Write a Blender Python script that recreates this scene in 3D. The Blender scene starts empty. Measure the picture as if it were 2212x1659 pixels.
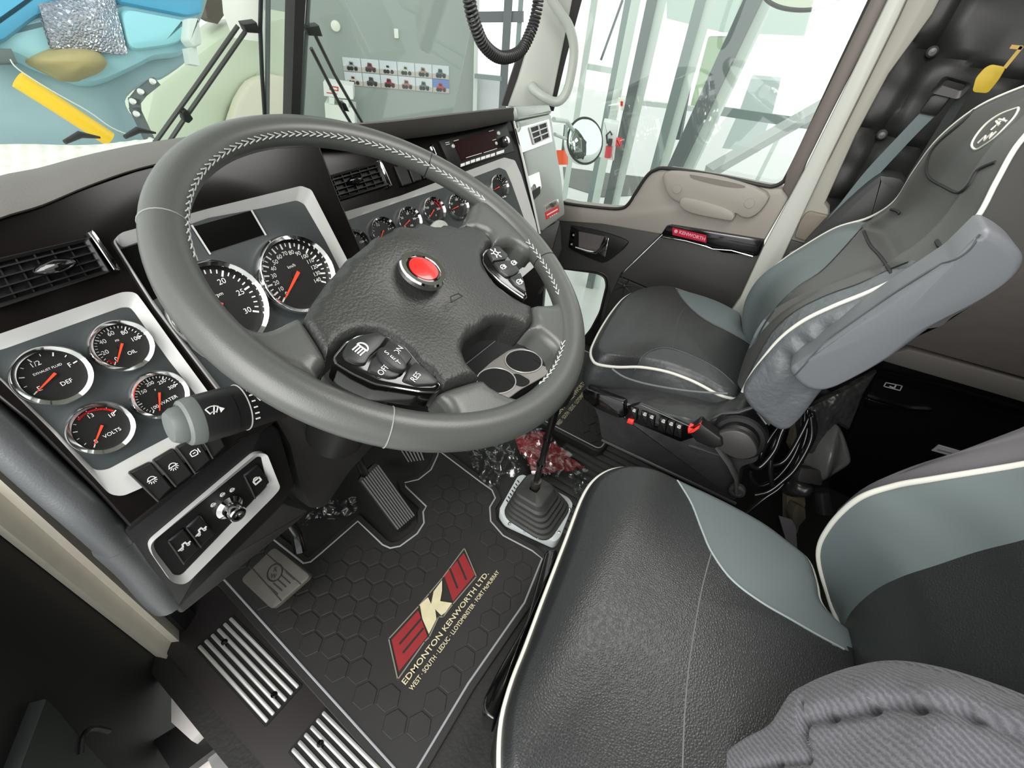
import bpy, math, random
from mathutils import Vector, Matrix, noise
random.seed(7)
S = bpy.context.scene
COL = S.collection
# ------------------------------------------------------------------ camera
W0, H0, F = 2212.0, 1659.0, 955.05
RT = Vector((0.5472152, -0.83309741, 0.08064883))      # camera right
DN = Vector((-0.51490311, -0.41103626, -0.75227919))   # camera down
FW = Vector((0.65987144, 0.37013227, -0.65388973))     # camera forward
EYE = Vector((0, 0, 1.08))
cam = bpy.data.cameras.new('camera')
cam.sensor_fit = 'HORIZONTAL'; cam.sensor_width = 36.0; cam.lens = F / W0 * 36.0
cam.clip_start = 0.02; cam.clip_end = 200
camo = bpy.data.objects.new('camera', cam); COL.objects.link(camo)
m = Matrix((RT, -DN, -FW)).transposed().to_4x4(); m.translation = EYE
camo.matrix_world = m
S.camera = camo
# ------------------------------------------------------------------ world, lamps, exposure
w = bpy.data.worlds.new('sky'); S.world = w; w.use_nodes = True
nt = w.node_tree; bg = nt.nodes['Background']
bg.inputs[0].default_value = (0.97, 1.0, 0.98, 1); bg.inputs[1].default_value = 1.15
def area(name, loc, target, size, power, color=(1, 1, 1)):
    l = bpy.data.lights.new(name, 'AREA'); l.shape = 'RECTANGLE'; l.size, l.size_y = size; l.energy = power; l.color = color
    o = bpy.data.objects.new(name, l); COL.objects.link(o); o.location = loc
    o.rotation_euler = (Vector(target) - Vector(loc)).to_track_quat('-Z', 'Y').to_euler(); return o
area('added_key_left', (-1.9, -0.1, 2.2), (0.6, 0.3, 0.6), (1.6, 3.0), 95, (1.0, 0.98, 0.96))  # unseen area light added outside the open door to brighten wheel, dash and seats
area('added_cab_fill', (0.75, -0.05, 1.50), (0.75, 0.1, 0.3), (0.6, 0.4), 6.0, (1.0, 0.97, 0.93))  # fill light added under the roof to lift the dark interior, no fitting modelled
S.view_settings.view_transform = 'Standard'; S.view_settings.look = 'None'
S.view_settings.gamma = 1.0; S.view_settings.use_curve_mapping = False
S.view_settings.exposure = 0.35
# ------------------------------------------------------------------ materials
def lin(c): return tuple((x / 255 / 12.92) if x / 255 <= 0.04045 else ((x / 255 + 0.055) / 1.055) ** 2.4 for x in c)
MATS = {}
def mat(name, rgb, rough=0.5, metal=0.0, bump=None, coat=0.0, var=0.0, vscale=8.0, spec=0.5, sheen=0.0, emit=None):
    """bump = (kind, scale, strength, distance)"""
    if name in MATS: return MATS[name]
    M = bpy.data.materials.new(name); M.use_nodes = True; N = M.node_tree.nodes; L = M.node_tree.links
    b = N['Principled BSDF']; c = (*lin(rgb), 1)
    b.inputs['Base Color'].default_value = c; b.inputs['Roughness'].default_value = rough
    b.inputs['Metallic'].default_value = metal; b.inputs['Coat Weight'].default_value = coat
    b.inputs['Coat Roughness'].default_value = 0.08; b.inputs['Specular IOR Level'].default_value = spec
    if sheen: b.inputs['Sheen Weight'].default_value = sheen
    if emit: b.inputs['Emission Color'].default_value = c; b.inputs['Emission Strength'].default_value = emit
    tc = N.new('ShaderNodeTexCoord')
    if var:
        n = N.new('ShaderNodeTexNoise'); n.inputs['Scale'].default_value = vscale; n.inputs['Detail'].default_value = 6
        r = N.new('ShaderNodeMapRange'); r.inputs['To Min'].default_value = 1 - var; r.inputs['To Max'].default_value = 1 + var
        mx = N.new('ShaderNodeMix'); mx.data_type = 'RGBA'; mx.blend_type = 'MULTIPLY'; mx.inputs['Factor'].default_value = 1
        L.new(tc.outputs['Object'], n.inputs['Vector']); L.new(n.outputs['Fac'], r.inputs['Value'])
        L.new(r.outputs[0], mx.inputs['B']); mx.inputs['A'].default_value = c; L.new(mx.outputs['Result'], b.inputs['Base Color'])
    if bump:
        kind, sc, st, di = bump
        if kind == 'voronoi':
            n = N.new('ShaderNodeTexVoronoi'); n.feature = 'DISTANCE_TO_EDGE'; out = n.outputs['Distance']
        elif kind == 'wave':
            n = N.new('ShaderNodeTexWave'); n.inputs['Distortion'].default_value = 1.5; out = n.outputs['Fac']
        else:
            n = N.new('ShaderNodeTexNoise'); n.inputs['Detail'].default_value = 3; out = n.outputs['Fac']
        n.inputs['Scale'].default_value = sc
        bp = N.new('ShaderNodeBump'); bp.inputs['Strength'].default_value = st; bp.inputs['Distance'].default_value = di
        L.new(tc.outputs['Object'], n.inputs['Vector']); L.new(out, bp.inputs['Height']); L.new(bp.outputs[0], b.inputs['Normal'])
    MATS[name] = M; return M
def glassmat(name, tint=(0.97, 1.0, 0.985), refl=0.07):
    M = bpy.data.materials.new(name); M.use_nodes = True; N = M.node_tree.nodes; L = M.node_tree.links
    N.remove(N['Principled BSDF']); out = N['Material Output']
    t = N.new('ShaderNodeBsdfTransparent'); t.inputs[0].default_value = (*tint, 1)
    g = N.new('ShaderNodeBsdfGlossy'); g.inputs['Roughness'].default_value = 0.02
    mx = N.new('ShaderNodeMixShader'); mx.inputs[0].default_value = refl
    L.new(t.outputs[0], mx.inputs[1]); L.new(g.outputs[0], mx.inputs[2]); L.new(mx.outputs[0], out.inputs['Surface'])
    MATS[name] = M; return M
leather = mat('wheel_leather', (80, 82, 79), 0.34, bump=('noise', 900, 0.25, 0.0004), spec=0.5)
hubm = mat('grained_plastic', (47, 48, 46), 0.42, bump=('noise', 380, 0.8, 0.0008))
thread = mat('stitch_thread', (190, 194, 190), 0.7)
seatdark = mat('seat_leather_black', (41, 43, 43), 0.36, bump=('voronoi', 300, 0.5, 0.0010), var=0.06)
seatgrey = mat('seat_leather_slate', (98, 108, 109), 0.5, bump=('noise', 1100, 0.25, 0.0004))
seatside = mat('seat_leather_side_grey', (90, 94, 97), 0.5, bump=('noise', 60, 0.5, 0.006))
armm = mat('armrest_vinyl', (103, 106, 110), 0.5, bump=('noise', 900, 0.2, 0.0004))
pipe = mat('seat_piping_cream', (208, 208, 198), 0.55)
padm = mat('dash_pad_grained', (98, 96, 92), 0.6, bump=('noise', 420, 0.4, 0.0008), var=0.05, vscale=40)
burl = mat('dash_gloss_dark_walnut', (20, 17, 16), 0.2, coat=0.0, spec=.3, var=0.5, vscale=14)
blackp = mat('black_plastic', (24, 24, 24), 0.42, spec=.4)
blackgl = mat('black_gloss', (10, 10, 10), 0.12, coat=0.5)
dashgrey = mat('gauge_panel_charcoal', (58, 63, 64), 0.42)
silver = mat('satin_silver_bezel', (205, 205, 203), 0.35, metal=0.25)
chrome = mat('chrome', (232, 232, 232), 0.07, metal=1.0)
dialm = mat('dial_black', (12, 12, 12), 0.5)
white = mat('print_white', (235, 235, 232), 0.5)
needle = mat('needle_orange', (238, 74, 38), 0.45)
redm = mat('emblem_red', (206, 38, 34), 0.3, coat=0.6)
knee = mat('knee_panel_plastic', (56, 55, 54), 0.45, bump=('noise', 500, 0.2, 0.0004))
bolst = mat('dash_side_bolster', (88, 90, 92), 0.38, metal=0.25, bump=('noise', 420, 0.4, 0.0006))
flangem = mat('door_flange_paint', (214, 206, 192), 0.5, var=0.12, vscale=20)
greyrub = mat('rubber_mat_black', (33, 32, 30), 0.55, var=0.3, vscale=14)
seamth = mat('seam_thread_grey', (138, 140, 138), 0.7)
matline = mat('mat_edge_line', (150, 152, 156), 0.5)
floorm = mat('cab_floor_rubber', (30, 29, 28), 0.6, bump=('noise', 120, 0.4, 0.002))
alum = mat('tread_aluminium', (225, 226, 222), 0.28, metal=0.7)
doorgrey = mat('door_trim_warm_grey', (150, 144, 136), 0.55, bump=('noise', 600, 0.15, 0.0003))
doorblack = mat('door_trim_charcoal', (58, 57, 55), 0.55, bump=('noise', 700, 0.15, 0.0003))
pillarm = mat('pillar_trim_grey', (158, 156, 146), 0.55)
apil = mat('a_pillar_trim_light', (188, 190, 182), 0.45)
tufted = mat('tufted_vinyl_black', (40, 40, 39), 0.5, bump=('noise', 500, 0.15, 0.0004))
beltm = mat('belt_webbing', (100, 112, 114), 0.7, bump=('noise', 700, 0.3, 0.0005))
glovem = mat('glove_panel_silver', (172, 178, 172), 0.35, metal=0.35)
glass = glassmat('window_glass')
rubber = mat('window_rubber', (34, 30, 30), 0.55)
# ------------------------------------------------------------------ geometry helpers
def ray(px, py):
    return RT * (px - W0 / 2) + DN * (py - H0 / 2) + FW * F
def A(px, py, ax, v):
    d = ray(px, py); i = 'xyz'.index(ax); return EYE + d * ((v - EYE[i]) / d[i])
class PL:
    """a plane: origin, right u, up v, normal n (towards the viewer side)"""
    def __init__(s, o, n, u=None):
        s.o = Vector(o); s.n = Vector(n).normalized()
        u = Vector(u) if u is not None else Vector((0, 0, 1)).cross(s.n)
        s.u = (u - s.n * u.dot(s.n)).normalized(); s.v = s.n.cross(s.u)
    def l(s, px, py, h=0.0):
        d = ray(px, py); t = ((s.o + s.n * h - EYE).dot(s.n)) / d.dot(s.n); p = EYE + d * t - s.o
        return (p.dot(s.u), p.dot(s.v))
    def w(s, a, b, h=0.0): return s.o + s.u * a + s.v * b + s.n * h
    def P(s, px, py, h=0.0): return s.w(*s.l(px, py, h), h)
    def T(s, pts, h=0.0): return [s.l(x, y, h) for x, y in pts]
    def at(s, h): return PL(s.o + s.n * h, s.n, s.u)
    def turn(s, a, b, ang): 
        u = s.u * math.cos(ang) + s.v * math.sin(ang); return PL(s.w(a, b), s.n, u)
def tilt(o, deg, yaw=0):
    t, a = math.radians(deg), math.radians(yaw)
    return PL(o, (math.sin(a) * math.cos(t), -math.cos(a) * math.cos(t), math.sin(t)))
def smooth(pts, n=6, closed=True):
    """Catmull-Rom through points (tuples of any size)"""
    P = [tuple(p) for p in pts]; out = []; N = len(P); rng = N if closed else N - 1
    for i in range(rng):
        if closed: p0, p1, p2, p3 = P[i - 1], P[i], P[(i + 1) % N], P[(i + 2) % N]
        else: p0, p1, p2, p3 = P[max(i - 1, 0)], P[i], P[i + 1], P[min(i + 2, N - 1)]
        for k in range(n):
            t = k / n
            out.append(tuple(0.5 * (2 * b + (c - a) * t + (2 * a - 5 * b + 4 * c - d) * t * t + (3 * b - a - 3 * c + d) * t ** 3) for a, b, c, d in zip(p0, p1, p2, p3)))
    if not closed: out.append(P[-1])
    return out
def roundpoly(pts, r, n=5):
    """round the corners of a polygon"""
    out = []; N = len(pts)
    for i in range(N):
        p = Vector(pts[i]).to_2d(); a = Vector(pts[i - 1]).to_2d(); b = Vector(pts[(i + 1) % N]).to_2d()
        da, db = (a - p), (b - p); rr = min(r, da.length * 0.45, db.length * 0.45)
        s, e = p + da.normalized() * rr, p + db.normalized() * rr
        for k in range(n + 1):
            t = k / n; out.append(tuple(s * (1 - t) ** 2 + p * 2 * t * (1 - t) + e * t * t))
    return out
def area2(p): return sum(p[i - 1][0] * p[i][1] - p[i][0] * p[i - 1][1] for i in range(len(p))) / 2
def ccw(p): return list(p) if area2(p) > 0 else list(reversed(p))
def inset(poly, d):
    p = ccw(poly); N = len(p); out = []
    for i in range(N):
        a, b, c = Vector(p[i - 1]), Vector(p[i]), Vector(p[(i + 1) % N])
        e1 = (b - a).normalized() if (b - a).length > 1e-9 else Vector((1, 0)); e2 = (c - b).normalized() if (c - b).length > 1e-9 else e1
        n = Vector((-e1.y, e1.x)) + Vector((-e2.y, e2.x)); n = n.normalized() if n.length > 1e-6 else Vector((-e1.y, e1.x))
        k = d / max(0.5, n.dot(Vector((-e1.y, e1.x)))); out.append(tuple(b + n * k))
    return out
def inside(pt, poly):
    x, y = pt; c = False; j = len(poly) - 1
    for i in range(len(poly)):
        xi, yi = poly[i]; xj, yj = poly[j]
        if (yi > y) != (yj > y) and x < (xj - xi) * (y - yi) / (yj - yi) + xi: c = not c
        j = i
    return c
class MB:
    def __init__(s): s.v = []; s.f = []; s.m = []
    def add(s, V, Fc, mi=0):
        b = len(s.v); s.v += [Vector(p) for p in V]; s.f += [tuple(i + b for i in f) for f in Fc]
        s.m += mi if isinstance(mi, list) else [mi] * len(Fc); return s
    def prism(s, pl, poly, h0, h1, mi=0, bev=0.0):
        """solid from a local polygon, h0 (back) to h1 (front); bev rounds the front edge"""
        p = ccw(poly); N = len(p)
        if bev:
            loops = [(p, h0), (p, h1 - bev), (inset(p, bev * 0.3), h1 - bev * 0.3), (inset(p, bev), h1)]
        else: loops = [(p, h0), (p, h1)]
        V = []; Fc = []
        for q, h in loops: V += [pl.w(a, b, h) for a, b in q]
        for k in range(len(loops) - 1):
            for i in range(N): j = (i + 1) % N; Fc.append((k * N + i, k * N + j, k * N + N + j, k * N + N + i))
        Fc.append(tuple(range(N - 1, -1, -1))); Fc.append(tuple((len(loops) - 1) * N + i for i in range(N)))
        return s.add(V, Fc, mi)
    def frame(s, pl, outer, inner, h0, h1, h2=None, mi=0):
        """ring between two polygons with the same number of points; inner edge at height h2"""
        h2 = h1 if h2 is None else h2; N = len(outer); V = []; Fc = []
        for q, h in ((outer, h0), (outer, h1), (inner, h2), (inner, h0)): V += [pl.w(a, b, h) for a, b in q]
        for k in range(4):
            for i in range(N):
                j = (i + 1) % N; k2 = (k + 1) % 4; Fc.append((k * N + i, k * N + j, k2 * N + j, k2 * N + i))
        return s.add(V, Fc, mi)
    def box(s, c, sx, sy, sz, mi=0, rot=None):
        V = [Vector((x * sx / 2, y * sy / 2, z * sz / 2)) for x in (-1, 1) for y in (-1, 1) for z in (-1, 1)]
        if rot: V = [rot @ p for p in V]
        return s.add([Vector(c) + p for p in V], [(0, 1, 3, 2), (4, 6, 7, 5), (0, 4, 5, 1), (2, 3, 7, 6), (0, 2, 6, 4), (1, 5, 7, 3)], mi)
    def bar(s, a, b, wd, th, up=(0, 0, 1), mi=0):
        a, b = Vector(a), Vector(b); d = (b - a); L = d.length; d.normalize(); x = d.cross(Vector(up))
        x = x.normalized() if x.length > 1e-6 else Vector((1, 0, 0)); y = x.cross(d)
        V = [p + x * (i * wd / 2) + y * (j * th / 2) for p in (a, b) for i, j in ((-1, -1), (1, -1), (1, 1), (-1, 1))]
        return s.add(V, [(0, 3, 2, 1), (4, 5, 6, 7), (0, 1, 5, 4), (1, 2, 6, 5), (2, 3, 7, 6), (3, 0, 4, 7)], mi)
    def tube(s, pts, r, n=10, closed=False, mi=0, flat=None):
        P = [Vector(p) for p in pts]; N = len(P); V = []; Fc = []; ref = None
        for i in range(N):
            if closed: t = P[(i + 1) % N] - P[i - 1]
            else: t = P[min(i + 1, N - 1)] - P[max(i - 1, 0)]
            t.normalize()
            if ref is None:
                ref = t.cross(Vector((0, 0, 1))) if abs(t.z) < 0.9 else t.cross(Vector((0, 1, 0)))
            ref = (ref - t * ref.dot(t)).normalized(); q = t.cross(ref)
            rr = r[i] if isinstance(r, (list, tuple)) else r
            for k in range(n):
                a = 2 * math.pi * k / n; V.append(P[i] + ref * (math.cos(a) * rr) + q * (math.sin(a) * rr * (flat or 1)))
        for i in range(N if closed else N - 1):
            j = (i + 1) % N
            for k in range(n): l = (k + 1) % n; Fc.append((i * n + k, i * n + l, j * n + l, j * n + k))
        if not closed: Fc.append(tuple(range(n - 1, -1, -1))); Fc.append(tuple((N - 1) * n + k for k in range(n)))
        return s.add(V, Fc, mi)
    def lathe(s, pl, a, b, prof, n=40, mi=0):
        """revolve (r, h) about the plane normal at local (a, b)"""
        V = []; Fc = []; R_ = len(prof)
        for r, h in prof:
            for k in range(n): t = 2 * math.pi * k / n; V.append(pl.w(a + r * math.cos(t), b + r * math.sin(t), h))
        for i in range(R_ - 1):
            for k in range(n): l = (k + 1) % n; Fc.append((i * n + k, i * n + l, (i + 1) * n + l, (i + 1) * n + k))
        if prof[-1][0] > 0: Fc.append(tuple((R_ - 1) * n + k for k in range(n)))
        if prof[0][0] > 0: Fc.append(tuple(range(n - 1, -1, -1)))
        return s.add(V, Fc, mi)
    def grid(s, rows, mi=0, closed_u=False, mf=None):
        """rows of points, all the same length"""
        n = len(rows[0]); V = [p for r in rows for p in r]; Fc = []; M = []
        for i in range(len(rows) - 1):
            for k in range(n if closed_u else n - 1):
                l = (k + 1) % n; Fc.append((i * n + k, i * n + l, (i + 1) * n + l, (i + 1) * n + k)); M.append(mf(i, k) if mf else mi)
        return s.add(V, Fc, M)
    def text(s, pl, a, b, string, size, rot=0.0, h=0.0, mi=0, sx=1.0, thick=0.0003, align='CENTER', shear=0.0, bold=0.0):
        c = bpy.data.curves.new('t', 'FONT'); c.body = string; c.size = size; c.align_x = align; c.align_y = 'CENTER'; c.resolution_u = 3; c.shear = shear; c.offset = bold
        o = bpy.data.objects.new('t', c); me = o.to_mesh(); q = pl.turn(a, b, rot)
        V = [q.w(v.co.x * sx, v.co.y, h + thick) for v in me.vertices]; Fc = [tuple(p.vertices) for p in me.polygons]
        o.to_mesh_clear(); bpy.data.objects.remove(o); bpy.data.curves.remove(c)
        return s.add(V, Fc, mi)
    def stroke(s, pl, pts, wd, h=0.0, mi=0, closed=False, thick=0.0004):
        P = [Vector(p) for p in pts]; n = len(P)
        for i in range(n if closed else n - 1):
            a, b = P[i], P[(i + 1) % n]; d = (b - a)
            if d.length < 1e-7: continue
            d.normalize(); q = Vector((-d.y, d.x)) * wd / 2; a = a - d * wd * 0.3; b = b + d * wd * 0.3
            s.prism(pl, [tuple(a + q), tuple(a - q), tuple(b - q), tuple(b + q)], h - thick, h + thick, mi)
        return s
    def obj(s, name, mats, parent=None, smooth_deg=40, bevel=0, sub=0):
        base = Vector(parent['_b']) if parent is not None else Vector((0, 0, 0))
        if parent is None and s.v:
            lo = Vector((min(v.x for v in s.v), min(v.y for v in s.v), min(v.z for v in s.v))); hi = Vector((max(v.x for v in s.v), max(v.y for v in s.v), max(v.z for v in s.v)))
            base = Vector(((lo.x + hi.x) / 2, (lo.y + hi.y) / 2, lo.z))
        me = bpy.data.meshes.new(name); me.from_pydata([tuple(v - base) for v in s.v], [], s.f); me.update()
        mats = mats if isinstance(mats, (list, tuple)) else [mats]
        for x in mats: me.materials.append(x)
        if len(mats) > 1: me.polygons.foreach_set('material_index', s.m)
        import bmesh
        bm = bmesh.new(); bm.from_mesh(me); bmesh.ops.recalc_face_normals(bm, faces=bm.faces); bm.to_mesh(me); bm.free()
        if smooth_deg: me.shade_smooth(); me.set_sharp_from_angle(angle=math.radians(smooth_deg))
        o = bpy.data.objects.new(name, me); COL.objects.link(o); o['_b'] = tuple(base)
        if parent is not None: o.parent = parent
        else: o.location = base
        if bevel:
            b = o.modifiers.new('bevel', 'BEVEL'); b.width = bevel; b.segments = 2; b.limit_method = 'ANGLE'; b.angle_limit = 0.7
        if sub: b = o.modifiers.new('sub', 'SUBSURF'); b.levels = b.render_levels = sub
        return o
def thing(name, label, cat, loc, group=None):
    o = bpy.data.objects.new(name, None); COL.objects.link(o); o.location = loc; o['_b'] = tuple(loc); o.empty_display_size = 0.05
    return tag(o, label, cat, group)
def tag(o, label, cat, group=None):
    o['label'] = label; o['category'] = cat
    if group: o['group'] = group
    return o
def struct(o, label=None):
    o['kind'] = 'structure'
    if label: o['label'] = label
    return o
def plab(o, label): o['label'] = label; return o
class Pillow:
    """upholstered panel: star-shaped outline on a plane, crowned, with a rounded edge and a skirt behind"""
    def __init__(s, pl, outline, crown=0.02, edge=0.015, skirt=0.05, bumpf=None, N=180, c=None):
        s.pl = pl; out = ccw(outline); xs = [p[0] for p in out]; ys = [p[1] for p in out]
        s.c = Vector(c) if c else Vector((sum(xs) / len(xs), sum(ys) / len(ys))); s.crown, s.edge, s.skirt, s.bumpf = crown, edge, skirt, bumpf
        s.N = N; s.R = []
        for k in range(N):
            a = 2 * math.pi * k / N; d = Vector((math.cos(a), math.sin(a))); best = 0
            for i in range(len(out)):
                p, q = Vector(out[i - 1]) - s.c, Vector(out[i]) - s.c; e = q - p; den = d.x * e.y - d.y * e.x
                if abs(den) < 1e-12: continue
                t = (p.x * e.y - p.y * e.x) / den; uu = (p.x * d.y - p.y * d.x) / den
                if t > 0 and -1e-6 <= uu <= 1 + 1e-6: best = max(best, t)
            s.R.append(best or 1e-3)
    def rad(s, a):
        x = (a / (2 * math.pi) * s.N) % s.N; i = int(x) % s.N; f = x - int(x); return s.R[i] * (1 - f) + s.R[(i + 1) % s.N] * f
    def h(s, a, b):
        d = Vector((a, b)) - s.c; r = d.length; R_ = s.rad(math.atan2(d.y, d.x)) if r > 1e-9 else 1; t = min(r / R_, 1)
        hh = s.crown * (1 - t * t); e = (1 - t) * R_
        if e < s.edge: hh -= s.edge * (1 - math.sqrt(max(0, 1 - (1 - e / s.edge) ** 2)))
        if s.bumpf: hh += s.bumpf(a, b, t) * min(1, e / max(s.edge, 1e-6))
        return hh
    def build(s, name, mats, parent, regions=(), rings=34, bulge=0.006, skirt_mat=0):
        mb = MB(); rows = []; cs = []
        ts = [i / rings * 0.9 for i in range(rings)] + [0.9 + 0.1 * (1 - math.cos(math.pi / 2 * (1 - k / 8))) * 0 + 0.1 * k / 8 for k in range(9)]
        for t in ts:
            t = max(t, 0.002); row = []; cr = []
            for k in range(s.N):
                a = 2 * math.pi * k / s.N; x, y = s.c.x + math.cos(a) * s.R[k] * t, s.c.y + math.sin(a) * s.R[k] * t
                row.append(s.pl.w(x, y, s.h(x, y))); cr.append((x, y))
            rows.append(row); cs.append(cr)
        for j, (dh, sc) in enumerate(((0.15, 0.6), (0.5, 1.0), (0.85, 0.6), (1.0, -0.4))):
            if s.skirt <= 0: break
            row = []
            for k in range(s.N):
                a = 2 * math.pi * k / s.N; r = s.R[k] + bulge * sc
                row.append(s.pl.w(s.c.x + math.cos(a) * r, s.c.y + math.sin(a) * r, -s.edge - dh * s.skirt))
            rows.append(row); cs.append(None)
        def mf(i, k):
            if i >= len(ts) - 1: return skirt_mat
            x = (cs[i][k][0] + cs[i + 1][(k + 1) % s.N][0]) / 2; y = (cs[i][k][1] + cs[i + 1][(k + 1) % s.N][1]) / 2
            for poly, mi in regions:
                if inside((x, y), poly): return mi
            return 0
        mb.grid(rows, closed_u=True, mf=mf); mb.f.append(tuple(range(s.N))); mb.m.append(0)
        n0 = (len(rows) - 1) * s.N; mb.f.append(tuple(n0 + k for k in range(s.N))); mb.m.append(skirt_mat)
        return mb.obj(name, mats, parent, smooth_deg=60)
    def line(s, pts, off=0.0, n=6, closed=False, sm=True):
        q = smooth(pts, n, closed) if sm else pts
        return [s.pl.w(a, b, s.h(a, b) + off) for a, b in q]
    def rim(s, off=0.0):
        return [s.pl.w(s.c.x + math.cos(2 * math.pi * k / s.N) * (s.R[k]), s.c.y + math.sin(2 * math.pi * k / s.N) * s.R[k], -s.edge + off) for k in range(s.N)]

from mathutils.geometry import delaunay_2d_cdt
from mathutils.bvhtree import BVHTree
def bdist(p, poly):
    best = 9.0; px, py = p
    for i in range(len(poly)):
        ax, ay = poly[i - 1]; bx, by = poly[i]; dx, dy = bx - ax, by - ay; L = dx * dx + dy * dy
        t = 0 if L < 1e-14 else max(0, min(1, ((px - ax) * dx + (py - ay) * dy) / L)); d = math.hypot(px - ax - dx * t, py - ay - dy * t); best = min(best, d)
    return best
def slab(pl, poly, hf, edge, skirt, sp=.004):
    """solid panel of any outline: height hf, rounded edge, skirt behind"""
    p = ccw(poly); pts = [tuple(q) for q in p]; n = len(p); V = list(pts)
    for f in (.12, .3, .55, .85):
        for q in inset(p, edge * f):
            if inside(q, p) and bdist(q, p) > edge * f * .8: V.append(tuple(q))
    x0, x1 = min(q[0] for q in p), max(q[0] for q in p); y0, y1 = min(q[1] for q in p), max(q[1] for q in p); y = y0; j = 0
    while y < y1:
        x = x0 + (sp / 2 if j % 2 else 0)
        while x < x1:
            if inside((x, y), p) and bdist((x, y), p) > edge * 1.02: V.append((x, y))
            x += sp
        y += sp * .866; j += 1
    vs, es, fs, _, _, _ = delaunay_2d_cdt([Vector(v) for v in V], [(i, (i + 1) % n) for i in range(n)], [list(range(n))], 1, 1e-6)
    def H(a, b):
        d = min(bdist((a, b), p) / edge, 1); return hf(a, b) - edge * (1 - math.sqrt(max(0, 1 - (1 - d) ** 2)))
    m = MB(); m.add([pl.w(v.x, v.y, H(v.x, v.y)) for v in vs], [tuple(f) for f in fs])
    base = [(pl.w(a, b, hf(a, b) - edge), pl.w(a, b, hf(a, b) - edge - skirt)) for a, b in p]
    m.add([q for t in base for q in t], [(2 * i, 2 * ((i + 1) % n), 2 * ((i + 1) % n) + 1, 2 * i + 1) for i in range(n)] + [tuple(2 * i + 1 for i in range(n))])
    import bmesh
    return m
def proj(p):
    d = p - EYE; z = d.dot(FW); return (W0 / 2 + F * d.dot(RT) / z, H0 / 2 + F * d.dot(DN) / z)
class Onto:
    """find the point of a surface grid seen along a direction of view"""
    def __init__(s, G):
        V = [p for r in G for p in r]; n = len(G[0]); Fc = [(i * n + k, i * n + k + 1, (i + 1) * n + k + 1, (i + 1) * n + k) for i in range(len(G) - 1) for k in range(n - 1)]
        s.t = BVHTree.FromPolygons([tuple(v) for v in V], Fc)
    def path(s, pts, e=.002, n=5, closed=False):
        out = []
        for x, y in smooth(pts, n, closed):
            d = ray(x, y).normalized(); h = s.t.ray_cast(EYE, d)
            if h[0] is not None: out.append(h[0] - d * e)
        return out
# ------------------------------------------------------------------ dashboard
PD = tilt((0.1, 0.62, 0.7775), 26, 0)
PC = tilt((0.73, 0.722, 0.681), 28, -10)
PK = tilt((0.2, 0.525, 0.5), 2, 0)
dash = thing('dashboard', 'black walnut-look truck dashboard with silver gauge bezels and a grey padded top', 'dashboard', (0.6, 0.8, 0.3))
def icon(mb, pl, a, b, kind, s, rot=0.0, h=0.0, mi=0):
    q = pl.turn(a, b, rot); t = s * 0.075
    arc = lambda cx, cy, r, a0, a1, n=10: [(cx + r * math.cos(math.radians(a0 + (a1 - a0) * i / n)), cy + r * math.sin(math.radians(a0 + (a1 - a0) * i / n))) for i in range(n + 1)]
    if kind == 'lamp':
        mb.stroke(q, arc(0, 0, s * .32, 0, 180), t, h, mi); mb.stroke(q, [(-s * .4, 0), (s * .4, 0)], t, h, mi)
        for k in range(5): d = math.radians(-30 - 30 * k); mb.stroke(q, [(math.cos(d) * s * .22, math.sin(d) * s * .22), (math.cos(d) * s * .42, math.sin(d) * s * .42)], t * .8, h, mi)
    elif kind == 'truck':
        mb.stroke(q, [(-s * .45, -s * .1), (-s * .1, -s * .1), (0, s * .15), (s * .2, s * .15), (s * .2, -s * .1), (s * .45, -s * .1)], t * 1.5, h, mi)
        mb.stroke(q, arc(-s * .25, -s * .22, s * .08, 0, 360), t, h, mi); mb.stroke(q, arc(s * .25, -s * .22, s * .08, 0, 360), t, h, mi)
    elif kind == 'engine':
        mb.stroke(q, [(-s * .3, -s * .2), (-s * .3, s * .12), (-s * .1, s * .25), (s * .2, s * .25), (s * .32, 0), (s * .2, -s * .25), (-s * .1, -s * .25)], t, h, mi, closed=True)
        mb.stroke(q, [(-s * .1, 0), (s * .1, 0)], t, h, mi); mb.stroke(q, [(s * .45, -s * .2), (s * .45, s * .2)], t, h, mi)
    elif kind == 'beam':
        mb.stroke(q, [(0, -s * .3), (0, s * .3)] + arc(0, 0, s * .3, 90, -90)[1:], t, h, mi)
        for k in range(4): mb.stroke(q, [(-s * .48, -s * .24 + s * .16 * k), (-s * .08, -s * .24 + s * .16 * k)], t, h, mi)
    elif kind == 'hazard':
        mb.stroke(q, arc(0, 0, s * .2, 0, 360), t * .8, h, mi)
        for d in (30, 90, 150, 210, 270, 330): d = math.radians(d); mb.stroke(q, [(math.cos(d) * s * .3, math.sin(d) * s * .3), (math.cos(d) * s * .48, math.sin(d) * s * .48)], t, h, mi)
    elif kind == 'wiper':
        mb.stroke(q, arc(0, -s * .35, s * .75, 125, 55) + [(s * .22, -s * .1)] + arc(0, -s * .35, s * .32, 45, 135) + [(-s * .42, s * .25)], t, h, mi); mb.stroke(q, [(0, -s * .2), (s * .2, s * .4)], t, h, mi)
    elif kind == 'seat':
        mb.stroke(q, [(-s * .3, -s * .3), (-s * .2, s * .25), (0, s * .38), (s * .2, s * .25), (s * .3, -s * .3)], t * 1.3, h, mi, closed=True)
        mb.stroke(q, [(0, -s * .15), (0, s * .12)], t * 1.6, h, mi)
    elif kind == 'lock':
        mb.stroke(q, [(-s * .25, -s * .3), (s * .25, -s * .3), (s * .25, s * .05), (-s * .25, s * .05)], t * 1.6, h, mi, closed=True); mb.stroke(q, arc(0, s * .08, s * .17, 0, 180), t * 1.3, h, mi)
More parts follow.
